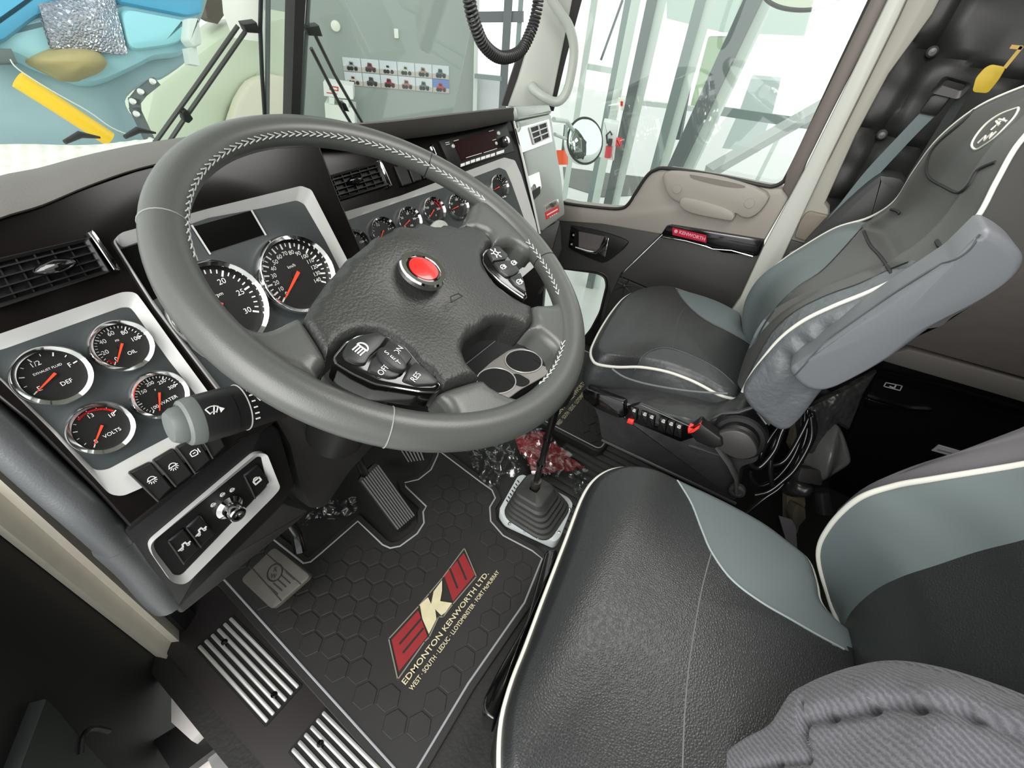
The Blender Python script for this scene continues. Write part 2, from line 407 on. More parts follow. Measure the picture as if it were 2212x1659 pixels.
# --- padded top (loft)
Bpx = [(-90, 520), (0, 474), (90, 446), (190, 404), (300, 366), (430, 338), (560, 324), (690, 316), (780, 308), (876, 297), (1000, 280), (1106, 257)]
Tpx = [(-90, 420), (0, 383), (90, 365), (180, 342), (300, 318), (420, 300), (540, 283), (640, 272), (760, 266), (860, 258), (990, 243), (1106, 231)]
rows = []
for (bx, by), (tx, ty) in zip(Bpx, Tpx):
    pl = PD if bx < 640 else PC
    b = pl.P(bx, by, 0.006); t = A(tx, ty, 'z', 0.885); bi = b + Vector((0, 0.05, -0.005))
    ax_ = (t - b); nn_ = ax_.cross(Vector((1, 0, 0))).normalized(); nn_ = nn_ if nn_.dot(EYE - b) > 0 else -nn_
    m1 = b + ax_ * .10 + nn_ * .007; m2 = b + ax_ * .45 + nn_ * .012; m3 = b + ax_ * .8 + nn_ * .008
    rows.append([bi, b, m1, m2, m3, t, t + Vector((0, 0.06, -0.026)), t + Vector((0, 0.16, -0.085)), t + Vector((0, 0.24, -0.15)), t + Vector((0, 0.24, -0.3)), bi + Vector((0, 0, -0.1))])
cols = [smooth([tuple(r[k]) for r in rows], 4, False) for k in range(len(rows[0]))]
rows2 = [smooth([cols[k][i] for k in range(len(cols))], 3, False) for i in range(len(cols[0]))]
mb = MB(); mb.grid([[Vector(p) for p in r] for r in rows2]); mb.obj('top_pad', padm, dash, 60)
# --- face panels
mb = MB(); mb.prism(PD, PD.T([(-90, 500), (0, 470), (190, 400), (300, 362), (430, 334), (560, 318), (690, 312), (735, 430), (790, 560), (830, 700), (660, 870), (560, 935), (520, 950), (280, 1139), (200, 1052), (60, 912), (-90, 790)]), -0.022, 0)
mb.obj('face_panel', burl, dash, bevel=0.003)
mb = MB(); mb.prism(PC, PC.T([(688, 312), (760, 306), (870, 294), (1000, 277), (1104, 254), (1112, 262), (1131, 350), (1168, 510), (1186, 600), (1120, 700), (900, 800), (830, 700), (770, 560), (715, 430)]), -0.03, 0)
mb.obj('face_panel', burl, dash, bevel=0.004)
mb = MB(); mb.prism(PD.at(-0.03), PD.T([(-90, 500), (690, 320), (830, 700), (520, 950), (280, 1139), (-90, 790)], -0.03), -0.12, 0); mb.obj('dash_core', blackp, dash)
# --- knee panel with the lower switch plate
mb = MB(); mb.prism(PK, roundpoly(PK.T([(262, 1150), (520, 950), (575, 905), (606, 930), (640, 1050), (612, 1092), (384, 1318), (352, 1290)]), 0.008), -0.10, 0, bev=0.006)
mb.obj('knee_panel', blackp, dash)
mb = MB(); mb.prism(PK.at(-0.004), roundpoly(PK.T([(352, 1285), (612, 1088), (668, 1105), (640, 1130), (392, 1328)], -0.004), 0.006), -0.11, 0.0, bev=0.004)
mb.obj('knee_panel_lip', knee, dash)
o_ = PK.T([(317, 1168), (547, 974), (570, 975), (600, 1050), (582, 1070), (395, 1257), (366, 1253), (322, 1190)]); i_ = PK.T([(327, 1168), (553, 984), (562, 985), (575, 1048), (568, 1056), (391, 1240), (373, 1240), (333, 1188)])
mb = MB(); mb.frame(PK, roundpoly(o_, 0.01), roundpoly(i_, 0.01), 0, 0.008, 0.003); mb.obj('switch_plate_bezel', silver, dash)
mb = MB(); mb.prism(PK, roundpoly(i_, 0.01), -0.002, 0.002); mb.obj('switch_plate', blackp, dash)
mb = MB()
for k in range(8):
    a, b = PK.l(429 + (574 - 429) * k / 7, 1227 + (1083 - 1227) * k / 7); mb.lathe(PK, a, b, [(0.0035, 0), (0.003, 0.003), (0.0, 0.0045)], 10)
mb.obj('vent_nub_row', knee, dash)
def rocker(pl, quad, ic, lab, parent=dash, hgt=0.011, isz=0.55, mcol=blackp):
    q = pl.T(quad); c = (sum(p[0] for p in q) / 4, sum(p[1] for p in q) / 4)
    tl, tr, br, bl = q; V = [pl.w(*p, 0) for p in q] + [pl.w(*tl, hgt * .55), pl.w(*tr, hgt * .55), pl.w(*br, hgt), pl.w(*bl, hgt)]
    m = MB(); m.add(V, [(3, 2, 1, 0), (4, 5, 6, 7), (0, 1, 5, 4), (1, 2, 6, 5), (2, 3, 7, 6), (3, 0, 4, 7)])
    o = m.obj('rocker_switch', mcol, parent, bevel=0.0022); o['label'] = lab
    if ic:
        m = MB(); n = (V[5] - V[4]).cross(V[7] - V[4]).normalized(); n = -n if n.dot(pl.n) < 0 else n
        cc = (V[4] + V[5] + V[6] + V[7]) / 4; q2 = PL(cc, n, V[5] - V[4]); icon(m, q2, 0, 0.002, ic, (V[5] - V[4]).length * isz * 1.5, 0, 0.0006); m.obj('icon', white, o, 0)
    d = (Vector(bl) - Vector(tl)); m = MB(); e = Vector(tl) + (Vector(tr) - Vector(tl)) * 0.02
    m.tube([pl.w(*e, hgt * .6), pl.w(*(e + d * .5), hgt * .95), pl.w(*(e + d), hgt * 1.02)], 0.0011, 6); m.obj('edge_rib', knee, o)
    return o
rocker(PK, [(358, 1165), (393, 1138), (422, 1176), (388, 1210)], 'truck', 'suspension rocker switch at the lower plate end')
rocker(PK, [(397, 1136), (428, 1108), (455, 1146), (425, 1174)], 'truck', 'suspension rocker switch beside the chrome knob')
rocker(PK, [(522, 1024), (552, 1000), (574, 1035), (542, 1070)], 'lock', 'rocker switch at the upper plate end')
rocker(PD, [(273, 1019), (321, 995), (366, 1048), (333, 1078)], 'lamp', 'dome lamp rocker switch', hgt=0.016, isz=.35)
rocker(PD, [(325, 993), (370, 966), (410, 1020), (371, 1047)], 'lamp', 'bunk lamp rocker switch', hgt=0.016, isz=.35)
rocker(PD, [(375, 965), (420, 940), (448, 990), (412, 1019)], 'engine', 'engine rocker switch', hgt=0.016, isz=.35)
rocker(PD, [(424, 938), (460, 915), (480, 962), (451, 988)], None, 'blank rocker switch by the wiper stalk', hgt=0.014)
a, b = PK.l(491, 1092); mb = MB(); mb.lathe(PK, a, b, [(0.019, 0), (0.019, 0.006), (0.013, 0.010), (0.0125, 0.026), (0.011, 0.029), (0.006, 0.030), (0.0, 0.027)], 32); kn = mb.obj('rotary_knob', chrome, dash)
mb = MB(); [icon(mb, PK, *PK.l(x, y), 'lamp', .009, 0, .003) for x, y in ((458, 1088), (478, 1066), (499, 1056))]; mb.obj('knob_marks', white, dash, 0)
# --- side bolster rolls
pts = [PD.P(-90, 862, -0.018), PD.P(0, 940, -0.018), PD.P(110, 1042, -0.018), PD.P(190, 1114, -0.018), PK.P(250, 1172, -0.018)]
mb = MB(); mb.tube(smooth([tuple(p) for p in pts], 6, False), 0.021, 20); mb.obj('side_bolster', bolst, dash)
pts = [PK.P(248, 1170, -0.02), PK.P(296, 1218, -0.022), PK.P(342, 1274, -0.022), PK.P(366, 1298, -0.025)]
mb = MB(); mb.tube(smooth([tuple(p) for p in pts], 6, False), [0.0235] * 18 + [0.018], 20); mb.obj('side_bolster_end', bolst, dash)
# --- bezels and charcoal gauge panels
def loop(pl, o, i, h0, h1, h2, r, name='bezel', m_=silver):
    o2, i2 = pl.T(o), pl.T(i); m = MB(); m.frame(pl, roundpoly(o2, r), roundpoly(i2, r), h0, h1, h2); return m.obj(name, m_, dash)
oL = [(-78, 748), (0, 721), (263, 631), (290, 632), (304, 650), (380, 756), (455, 858), (474, 893), (470, 955), (304, 1052), (262, 1070), (235, 1066), (110, 930), (0, 820)]
iL = [(-64, 765), (0, 757), (262, 664), (280, 664), (290, 675), (365, 780), (430, 862), (444, 890), (425, 912), (300, 977), (232, 1014), (205, 1016), (116, 926), (7, 820)]
loop(PD, oL, iL, -0.001, 0.006, 0.0008, 0.006)
mb = MB(); mb.prism(PD, roundpoly(PD.T(iL), 0.006), -0.001, 0.001); mb.obj('gauge_panel', dashgrey, dash)
oM = [(243, 522), (258, 505), (450, 452), (560, 425), (645, 404), (667, 412), (720, 515), (790, 650), (720, 780), (600, 890), (478, 856), (400, 754), (330, 662)]
iM = [(251, 524), (264, 535), (450, 471), (565, 450), (640, 433), (656, 441), (703, 522), (768, 650), (705, 765), (600, 870), (486, 850), (408, 750), (338, 660)]
loop(PD, oM, iM, -0.001, 0.008, 0.0005, 0.004)
mb = MB(); mb.prism(PD, roundpoly(PD.T(iM), 0.004), -0.001, 0.001); mb.obj('gauge_panel', dashgrey, dash)
mb = MB(); mb.prism(PD, PD.T([(417, 490), (540, 456), (570, 507), (452, 545)]), 0.001, 0.0025); mb.obj('driver_display', blackgl, dash)
mb = MB(); mb.prism(PD, PD.T([(256, 540), (300, 526), (345, 640), (328, 650)]), 0.001, 0.0025); mb.obj('driver_display', blackgl, dash)
mb = MB(); mb.stroke(PD, PD.T([(413, 488), (452, 549)]), 0.0022, 0.003); mb.obj('display_trim', silver, dash); mb = MB(); mb.stroke(PD, PD.T([(542, 456), (572, 508)]), 0.0022, 0.003); mb.obj('display_trim', silver, dash)
oC = [(724, 470), (732, 462), (860, 425), (980, 380), (1085, 342), (1108, 348), (1122, 380), (1152, 480), (1170, 560), (1100, 620), (900, 680), (800, 640), (757, 560)]
iC = [(731, 478), (738, 480), (862, 436), (984, 397), (1078, 362), (1092, 368), (1104, 395), (1138, 490), (1152, 560), (1090, 606), (900, 662), (806, 628), (765, 560)]
loop(PC, oC, iC, -0.001, 0.008, 0.001, 0.006)
mb = MB(); mb.prism(PC, roundpoly(PC.T(iC), 0.006), -0.001, 0.0012); mb.obj('gauge_panel', dashgrey, dash)
# --- gauges
def gauge(pl, px, py, r, nums, a0, a1, nd, lab, txt='', sub='', ticks=25, red=None, fs=0.27, bz=0.2, hh=0.014):
    a, b = pl.l(px, py, 0.006); m = MB()
    ri = r * (1 - bz)
    m.lathe(pl, a, b, [(r, 0), (r, hh * .45), (r * .975, hh * .85), (r * .94, hh), (ri * 1.02, hh * .72), (ri, hh * .3), (ri, 0.0015)], 56)
    g = m.obj('gauge', chrome, dash, 30); g['label'] = lab
    m = MB(); m.lathe(pl, a, b, [(ri * 1.01, 0), (ri * 1.01, 0.0022)], 48); m.obj('dial', dialm, g)
    m = MB(); rad = math.radians
    for k in range(ticks):
        t = rad(a0 + (a1 - a0) * k / (ticks - 1)); L = 0.13 if k % max(1, (ticks - 1) // (len(nums) - 1)) == 0 else 0.08
        m.stroke(pl, [(a + math.cos(t) * ri * (.93 - L), b + math.sin(t) * ri * (.93 - L)), (a + math.cos(t) * ri * .93, b + math.sin(t) * ri * .93)], ri * (.045 if L > .1 else .028), 0.0028, 0, thick=0.0002)
    for k, s_ in enumerate(nums):
        t = rad(a0 + (a1 - a0) * k / (len(nums) - 1))
        if s_: m.text(pl, a + math.cos(t) * ri * .66, b + math.sin(t) * ri * .66, s_, ri * fs, 0, 0.0025, 0)
    if txt: m.text(pl, a + ri * .2, b - ri * .45, txt, ri * .24, 0, 0.0025)
    if sub: m.text(pl, a, b + ri * .28, sub, ri * .13, 0, 0.0025)
    m.obj('markings', white, g, 0)
    if red:
        m = MB(); n = 14; pts = [(a + math.cos(rad(red[0] + (red[1] - red[0]) * k / n)) * ri * .86, b + math.sin(rad(red[0] + (red[1] - red[0]) * k / n)) * ri * .86) for k in range(n + 1)]
        m.stroke(pl, pts, ri * .09, 0.003); m.obj('red_band', redm, g, 0)
    t = rad(nd); m = MB(); d = Vector((math.cos(t), math.sin(t))); p = Vector((-d.y, d.x)); c = Vector((a, b))
    m.prism(pl, [tuple(c - d * ri * .12 + p * ri * .05), tuple(c - d * ri * .12 - p * ri * .05), tuple(c + d * ri * .8 - p * ri * .018), tuple(c + d * ri * .8 + p * ri * .018)], 0.0045, 0.0056); m.obj('needle', needle, g)
    m = MB(); m.lathe(pl, a, b, [(ri * .14, 0.002), (ri * .13, 0.0044)], 20); m.obj('needle_hub', blackp, g)
    return g
gauge(PD, 115, 811, 0.033, ['E', '', '1/2', '', 'F'], 205, 10, 205, 'diesel exhaust fluid gauge, farthest from the wheel', 'DEF', 'EXHAUST FLUID', 9)
gauge(PD, 263, 747, 0.031, ['0', '20', '40', '60', '80', '100'], 225, 5, 228, 'oil pressure gauge', 'OIL', 'PSI', 26, (222, 208))
gauge(PD, 345, 853, 0.031, ['100', '', '150', '200', '250', '300'], 225, 5, 240, 'water temperature gauge', 'WATER', 'F', 26, fs=.24)
gauge(PD, 219, 924, 0.031, ['8', '', '13', '18'], 225, 25, 222, 'voltmeter with a red band', 'VOLTS', '', 10, (120, 30))
gauge(PD, 642, 594, 0.060, [str(10 * k) for k in range(15)], 215, -34, 215, 'speedometer reading zero', '', 'km/h', 29, fs=.17, bz=.15, hh=0.018)
gauge(PD, 476, 663, 0.0625, ['0', '5', '10', '15', '20', '25', '30'], 227, -31, 227, 'tachometer half hidden by the wheel rim', '', 'x100 rpm', 31, fs=.2, bz=.15, hh=0.016)
cg = [((768, 528), ['0', '', '100', '150'], 'axle temperature gauge nearest the speedometer', '', 225, None), ((828, 500), ['E', '', '1/2', '', 'F'], 'fuel level gauge', 'FUEL', 225, None), ((884, 477), ['0', '30', '60', '90'], 'primary air pressure gauge', 'PSI', 205, None),
      ((937, 455), ['0', '100', '200', '250'], 'drive axle temperature gauge with a red band', 'F', 215, (60, 0)), ((989, 446), ['0', '50', '100', '150'], 'application air gauge under the rim', '', 190, None), ((1078, 404), ['', '', '', ''], 'clock gauge beside the silver bezel corner', '', 190, None)]
for (x, y), nums, lab, tx, nd, rd in cg: gauge(PC, x, y, 0.031, nums, 215, 5, nd, lab, tx, '', 13, rd)
# --- vents
def vent(pl, quad, lab, nh=4, nv=3, knob=None, depth=0.02, fm=blackp, sm=blackp):
    tl, tr, br, bl = [Vector(p) for p in pl.T(quad)]
    Q = lambda s, t: (tl * (1 - s) + tr * s) * (1 - t) + (bl * (1 - s) + br * s) * t
    m = MB(); outer = [tuple(Q(0, 0)), tuple(Q(1, 0)), tuple(Q(1, 1)), tuple(Q(0, 1))]; inner = [tuple(Q(.05, .1)), tuple(Q(.95, .1)), tuple(Q(.95, .9)), tuple(Q(.05, .9))]
    m.frame(pl, outer, inner, 0, 0.012, 0.009); v = m.obj('air_vent', fm, dash, bevel=0.001); v['label'] = lab
    m = MB(); m.prism(pl, outer, -0.001, 0.0012); m.obj('vent_backing', dialm, v)
    for k in range(nh):
        t = .1 + .8 * (k + .5) / nh; m = MB(); m.bar(pl.w(*Q(.05, t), 0.008), pl.w(*Q(.95, t), 0.008), 0.0014, 0.010, pl.n); m.obj('louvre', sm, v)
    for k in range(nv):
        s_ = .05 + .9 * (k + 1) / (nv + 1); m = MB(); m.bar(pl.w(*Q(s_, .1), 0.006), pl.w(*Q(s_, .9), 0.006), 0.0014, 0.006, pl.n); m.obj('divider', sm, v)
    if knob: m = MB(); c = Q(*knob); e_ = (tr - tl).normalized() * .017; m.tube([pl.w(*(c - e_), .012), pl.w(*(c - e_ * .6), .017), pl.w(*c, .020), pl.w(*(c + e_ * .6), .017), pl.w(*(c + e_), .012)], [.003, .006, .0075, .006, .003], 14); m.obj('vent_knob', blackgl, v)
    return v
vent(PD, [(-70, 576), (186, 516), (233, 590), (-20, 672)], 'wide vent at the door end', 4, 5, (.6, .5))
vent(PC, [(686, 388), (811, 352), (834, 402), (707, 442)], 'centre vent with a round louvre knob', 4, 5, (.5, .45))
mb = MB(); mb.prism(PD, PD.T([(184, 505), (196, 497), (261, 588), (240, 587)]), 0, 0.012, bev=0.003); mb.obj('vent_trim', chrome, dash)
mb = MB(); mb.prism(PC, PC.T([(811, 350), (817, 347), (842, 404), (834, 407)]), 0, 0.014, bev=0.003); mb.obj('vent_trim', chrome, dash)
mb = MB(); mb.stroke(PC, PC.T([(675, 383), (706, 448)]), 0.002, 0.003); mb.obj('vent_trim', silver, dash)
mb = MB(); mb.prism(PC, PC.T([(921, 322), (928, 314), (938, 338), (932, 340)]), 0, 0.014, bev=0.003); mb.obj('vent_trim', chrome, dash)
for q in ([(849, 361), (873, 354), (887, 398), (865, 404)], [(876, 354), (896, 348), (908, 390), (889, 396)], [(899, 347), (918, 342), (929, 382), (911, 388)]):
    rocker(PC, q, None, 'toggle switch beside the centre vent', hgt=0.01)
for q in ([(1072, 530), (1092, 522), (1108, 560), (1092, 572)], [(1096, 520), (1116, 512), (1130, 548), (1112, 558)], [(1120, 510), (1138, 504), (1148, 540), (1134, 546)]):
    rocker(PC, q, 'truck', 'axle switch seen between wheel pod and rim', hgt=0.012)
# --- radio
mb = MB(); mb.prism(PC, PC.T([(945, 306), (1090, 268), (1108, 328), (994, 364), (966, 352)]), 0, 0.006, bev=0.002); rad = mb.obj('radio', blackp, dash); rad['label'] = 'stereo with a dark red display'
dred = mat('display_dark_red', (34, 6, 6), 0.3, spec=.15)
mb = MB(); mb.prism(PC, PC.T([(978, 306), (1068, 279), (1077, 321), (997, 348)], .006), 0.006, 0.0075); mb.obj('radio_display', dred, rad)
for k, (x, y, wd) in enumerate([(999, 356, 4.2), (1010, 352, 4.2), (1021, 348, 4.2), (1032, 344.5, 4.2), (1043, 341, 4.2), (1053.5, 337.5, 4.2), (1064, 334.5, 4.2), (1080, 329, 8)]):
    mb = MB(); mb.prism(PC, PC.T([(x - wd, y - 3 + wd * .32), (x + wd, y - 3 - wd * .32), (x + wd, y + 3.6 - wd * .32), (x - wd, y + 3.6 + wd * .32)], .006), 0.006, 0.0085, bev=0.0006); mb.obj('radio_button', white, rad)
for x, y, r in ((978, 316, .0045), (1076, 288, .005), (1071, 310, .0042)):
    a, b = PC.l(x, y, .006); mb = MB(); mb.lathe(PC, a, b, [(r, .005), (r, .009), (r * .7, .01)], 18); mb.obj('radio_button', silver, rad)
a, b = PC.l(1090, 306, .012); mb = MB(); mb.lathe(PC, a, b, [(0.013, .005), (0.0125, .018), (0.01, .02)], 24); mb.obj('radio_knob', blackp, rad)
mb = MB(); mb.lathe(PC, *PC.l(1095, 303, .02), [(0.008, .017), (0.0085, .022), (0.005, .024)], 24); mb.obj('knob_cap', chrome, rad)
mb = MB()
for (x0, y0, x1, y1) in ((962, 309, 970, 307), (963, 313, 971, 311), (980, 305, 990, 302), (1056, 284, 1066, 281), (1064, 303, 1071, 301), (1007, 341, 1040, 331), (1045, 330, 1073, 321)): mb.stroke(PC, PC.T([(x0, y0), (x1, y1)], .0078), 0.0012, 0.0082)
mb.obj('radio_print', white, rad, 0)
# --- glove panel at the passenger side
p0 = PC.P(1112, 262); PR = tilt(tuple(p0), 20, -3)
gl = MB(); gl.prism(PR, roundpoly(PR.T([(1112, 262), (1184, 246), (1192, 300), (1208, 388), (1215, 464), (1164, 502), (1150, 478), (1127, 345)]), 0.01), -0.16, 0.012, bev=0.008); g = gl.obj('glove_panel', glovem, dash); g['label'] = 'silver glove compartment panel with a sliding latch'
mb = MB(); mb.prism(PR, PR.T([(1113, 278), (1184, 258), (1192, 306), (1126, 331)], .012), 0.011, 0.015, bev=0.001); mb.obj('chrome_band', chrome, g)
vq = [(1142, 276), (1178, 264), (1185, 297), (1152, 312)]
tl, tr, br, bl = [Vector(p) for p in PR.T(vq, .015)]
mb = MB(); mb.prism(PR, PR.T(vq, .015), 0.0145, 0.0165); mb.obj('vent_backing', dialm, g)
mb = MB()
for t in (0, .33, .66, 1): mb.bar(PR.w(*(tl * (1 - t) + bl * t), .018), PR.w(*(tr * (1 - t) + br * t), .018), .003, .004, PR.n)
for s_ in (0, .5, 1): mb.bar(PR.w(*(tl * (1 - s_) + tr * s_), .018), PR.w(*(bl * (1 - s_) + br * s_), .018), .003, .004, PR.n)
mb.obj('vent_grille', silver, g)
mb = MB(); mb.prism(PR, roundpoly(PR.T([(1136, 382), (1162, 371), (1167, 404), (1160, 424), (1146, 432)], .012), .006), 0.010, 0.018, bev=0.002); mb.obj('latch', chrome, g)
mb = MB(); mb.prism(PR, roundpoly(PR.T([(1150, 413), (1167, 402), (1166, 418), (1152, 432)], .018), .003), 0.016, 0.0195); mb.obj('latch_recess', dialm, g)
mb = MB(); mb.prism(PR, PR.T([(1175, 446), (1205, 430), (1206, 441), (1177, 457)], .012), 0.011, 0.014); mb.obj('badge', chrome, g)
mb = MB(); mb.prism(PR, PR.T([(1177, 459), (1206, 443), (1207, 457), (1179, 474)], .012), 0.011, 0.014); mb.obj('badge', redm, g)
cpm = PR.T([(1190, 444), (1192, 459)], .012); ang = math.atan2(*(reversed([b - a for a, b in zip(PR.l(1177, 459, .012), PR.l(1206, 443, .012))])))
mb = MB(); q_ = PR.turn(*cpm[0], ang); [mb.stroke(q_, [(-.03 + .0075 * k, -.003), (-.026 + .0075 * k, .003)], .0018, .0142) for k in range(8)]; mb.obj('badge_lettering', blackp, g, 0)
mb = MB(); q_ = PR.turn(*cpm[1], ang); [mb.stroke(q_, [(-.03 + .008 * k, .001), (-.026 + .008 * k, .001)], .0035, .0142) for k in range(8)]; [mb.stroke(q_, [(-.018 + .012 * k, -.009), (-.012 + .012 * k, -.009)], .002, .0142) for k in range(4)]; mb.obj('badge_lettering', white, g, 0)
mb = MB(); mb.prism(PR.at(0), roundpoly(PR.T([(1104, 232), (1178, 228), (1184, 247), (1109, 262)]), .008), -0.16, 0.016, bev=0.006); mb.obj('pad_end_cap', glovem, dash)
mb = MB(); mb.tube([PC.P(1110, 262, .004), PC.P(1130, 345, .004), PC.P(1152, 440, .004), PC.P(1166, 505, .004)], .0035, 8); mb.obj('side_trim', silver, dash)
# lower centre of the dash: the grey tray under the glove panel and the bar seen through the wheel
mb = MB(); mb.prism(PR, roundpoly(PR.T([(1150, 508), (1212, 474), (1216, 540), (1190, 600), (1168, 640), (1140, 600)]), .01), -0.2, 0.0, bev=0.01); mb.obj('lower_tray', knee, dash)
mb = MB(); mb.tube([PC.P(1080, 598, -.01), PC.P(1150, 562, -.01)], .008, 12); mb.obj('lower_rail', silver, dash)
# ------------------------------------------------------------------ steering wheel
WC = Vector((0.3388, 0.3387, 0.8491)); WP = PL(WC, (0.0837, -0.4293, 0.8993), (1, 0, 0))
wheel = thing('steering_wheel', 'black leather steering wheel with white stitching and a round red badge', 'steering wheel', tuple(WC))
RM, rm = 0.219, 0.0178
mb = MB(); rows = []
for i in range(120):
    a = 2 * math.pi * i / 120; row = []
    for k in range(24):
        t = 2 * math.pi * k / 24; row.append(WP.w(math.cos(a) * (RM + math.cos(t) * rm), math.sin(a) * (RM + math.cos(t) * rm), math.sin(t) * rm * 0.95))
    rows.append(row)
rows.append(rows[0]); mb.grid(rows, closed_u=True); rim_o = mb.obj('rim', leather, wheel, 60)
def rp(a, t, e=0.0): return WP.w(math.cos(a) * (RM + math.cos(t) * (rm + e)), math.sin(a) * (RM + math.cos(t) * (rm + e)), math.sin(t) * (rm * .95 + e))
for px, py in ((312, 480), (835, 950), (925, 350), (1215, 565)):
    a, b = WP.l(px, py); an = math.atan2(b, a); mb = MB(); mb.tube([rp(an, 2 * math.pi * k / 24, .0001) for k in range(24)], .0006, 6, True)
    mb.obj('seam_thread', seamth if px in (835, 312) else blackp, wheel)
def spoke(px, h, lab=None, name='spoke', mt=leather, crown=.006, edge=.012, skirt=.02, rings=24, c=None):
    pl = WP.at(h); out = smooth(pl.T(px), 3); p = None; o = slab(pl, out, lambda a, b: 0.0, edge, skirt, .005).obj(name, mt, wheel, 60)
    if lab: o['label'] = lab
    return p, o
spoke([(402, 610), (440, 640), (476, 665), (510, 684), (554, 704), (591, 701), (635, 680), (652, 682), (680, 720), (708, 772), (690, 798), (692, 820), (640, 800), (560, 770), (460, 730), (400, 680)], .006, 'left spoke', crown=.004)
spoke([(960, 838), (995, 826), (1043, 814), (1062, 828), (1100, 848), (1140, 856), (1172, 850), (1180, 890), (1100, 925), (1000, 935), (960, 925), (978, 898), (968, 870), (950, 848)], .006, 'lower spoke', crown=.004)
spoke([(1152, 656), (1196, 652), (1225, 640), (1248, 700), (1245, 760), (1215, 770), (1206, 750), (1190, 732), (1168, 716), (1144, 706), (1154, 690)], .006, 'right spoke', crown=.003)
spoke([(996, 486), (1012, 465), (1030, 430), (1080, 440), (1140, 500), (1160, 540), (1140, 538), (1113, 521), (1080, 524), (1068, 522), (1050, 496)], .006, 'upper spoke', crown=.003)
hub_px = [(655, 684), (676, 645), (705, 605), (745, 562), (800, 526), (850, 505), (900, 492), (960, 486), (1010, 482), (1046, 494), (1066, 520), (1050, 540), (1044, 566), (1060, 596), (1096, 628), (1130, 648), (1153, 658), (1155, 690), (1144, 706),
          (1100, 690), (1070, 690), (1040, 708), (1010, 730), (1002, 752), (1012, 778), (1028, 796), (1043, 812), (995, 824), (962, 838), (948, 824), (898, 780), (860, 740), (820, 717), (780, 713), (742, 732), (712, 760), (706, 768), (694, 742), (672, 708)]
def hubbump(a, b, t): return 0.010 * math.exp(-((a / .07) ** 2 + ((b + .0) / .07) ** 2))
pl = WP.at(.008); hub = slab(pl, roundpoly(pl.T(hub_px), .004, 3), lambda a, b: .016 * math.exp(-((a / .075) ** 2 + ((b - .01) / .07) ** 2)) - .006 * math.exp(-(((a + .045) / .035) ** 2 + ((b + .05) / .04) ** 2)), .010, .03, .0045).obj('hub_cover', hubm, wheel, 60)
a, b = pl.l(915, 581, .018); mb = MB(); q = pl.at(.0165)
mb.lathe(q, a, b, [(.0255, -.004), (.0255, .001), (.024, .003), (.019, .0025), (.018, .001)], 48); em = mb.obj('badge', chrome, wheel, 30)
mb = MB(); mb.lathe(q, a, b, [(.0185, 0), (.0185, .0015), (.0165, .002), (.016, .0012)], 48); mb.obj('badge_ring', blackgl, em)
mb = MB(); mb.lathe(q, a, b, [(.0158, .0), (.0158, .0026), (.013, .0034), (0, .0036)], 48); mb.obj('badge_centre', redm, em)
a, b = pl.l(984, 640, .012); mb = MB(); mb.stroke(pl.at(.0105), [(a - .010, b - .003), (a - .004, b + .003), (a + .008, b + .002), (a + .010, b - .003)], .0009, closed=True); mb.obj('moulded_mark', blackp, wheel, 0)
# switch pods
padbtn = mat('pod_button_charcoal', (36, 38, 38), .4)
def pod(px, h, btns, icons, lab, c=None, texts=()):
    pl = WP.at(h); out = pl.T(px); out = roundpoly(out, .004); m = MB(); m.prism(pl, out, -.028, 0, bev=.003); po = m.obj('switch_pod', blackgl, wheel); po['label'] = lab
    m = MB(); o2 = ccw(out); m.tube([pl.w(x, y, -.0035) for x, y in o2], .0010, 6, True); m.obj('pod_trim', chrome, po)
    for bq in btns:
        m = MB(); m.prism(pl, roundpoly(pl.T(bq), .003), -.001, .0035, bev=.0016); m.obj('button', padbtn, po)
    m = MB()
    for x, y, k, s_, r in icons: icon(m, pl, *pl.l(x, y), k, s_, r, .0042)
    for x, y, t, s_, r in texts: m.text(pl, *pl.l(x, y, .004), t, s_, r, .0062 if t == 'SET' else .0042, bold=.0)
    m.obj('button_print', white, po, 0)
    return po
ra = lambda x0, y0, x1, y1: math.atan2(*reversed([q - p for p, q in zip(WP.l(x0, y0), WP.l(x1, y1))]))
po = pod([(723, 768), (748, 737), (776, 722), (810, 718), (842, 726), (872, 742), (905, 782), (935, 812), (954, 829), (946, 843), (911, 842), (864, 834), (813, 825), (763, 802), (728, 781)], .016,
    [[(738, 766), (752, 742), (778, 728), (812, 722), (834, 732), (820, 752), (798, 772), (788, 790), (768, 790), (744, 778)], [(838, 738), (880, 762), (890, 774), (873, 797), (858, 818), (838, 820), (792, 804), (800, 782), (822, 760)], [(897, 784), (926, 810), (946, 828), (938, 834), (900, 836), (868, 824), (880, 800)]],
    [(780, 757, 'beam', .016, ra(765, 765, 800, 735))], 'left cruise switch pod', texts=[(860, 758, 'ON', .0075, ra(845, 778, 872, 745)), (828, 800, 'OFF', .0075, ra(816, 812, 838, 788)), (898, 815, 'RES', .0075, ra(885, 830, 912, 798))])
pl = WP.at(.0195); mb = MB(); aa = ra(830, 768, 860, 792)
q = pl.turn(*pl.l(845, 780), aa); ell = [(math.cos(t / 20 * math.pi) * .0145, math.sin(t / 20 * math.pi) * .0085) for t in range(40)]
mb.prism(q, ell, -.002, .0045, bev=.002); st = mb.obj('set_button', padbtn, po)
mb = MB(); mb.text(pl, *pl.l(845, 780, .005), 'S', .009, aa + 1.45, .0048); mb.v = []; mb.f = []; mb.m = []
for k, ch in enumerate('SET'): mb.text(q, -.0065 + .0065 * k, 0, ch, .0065, 1.5, .0048)
mb.obj('button_print', white, st, 0)
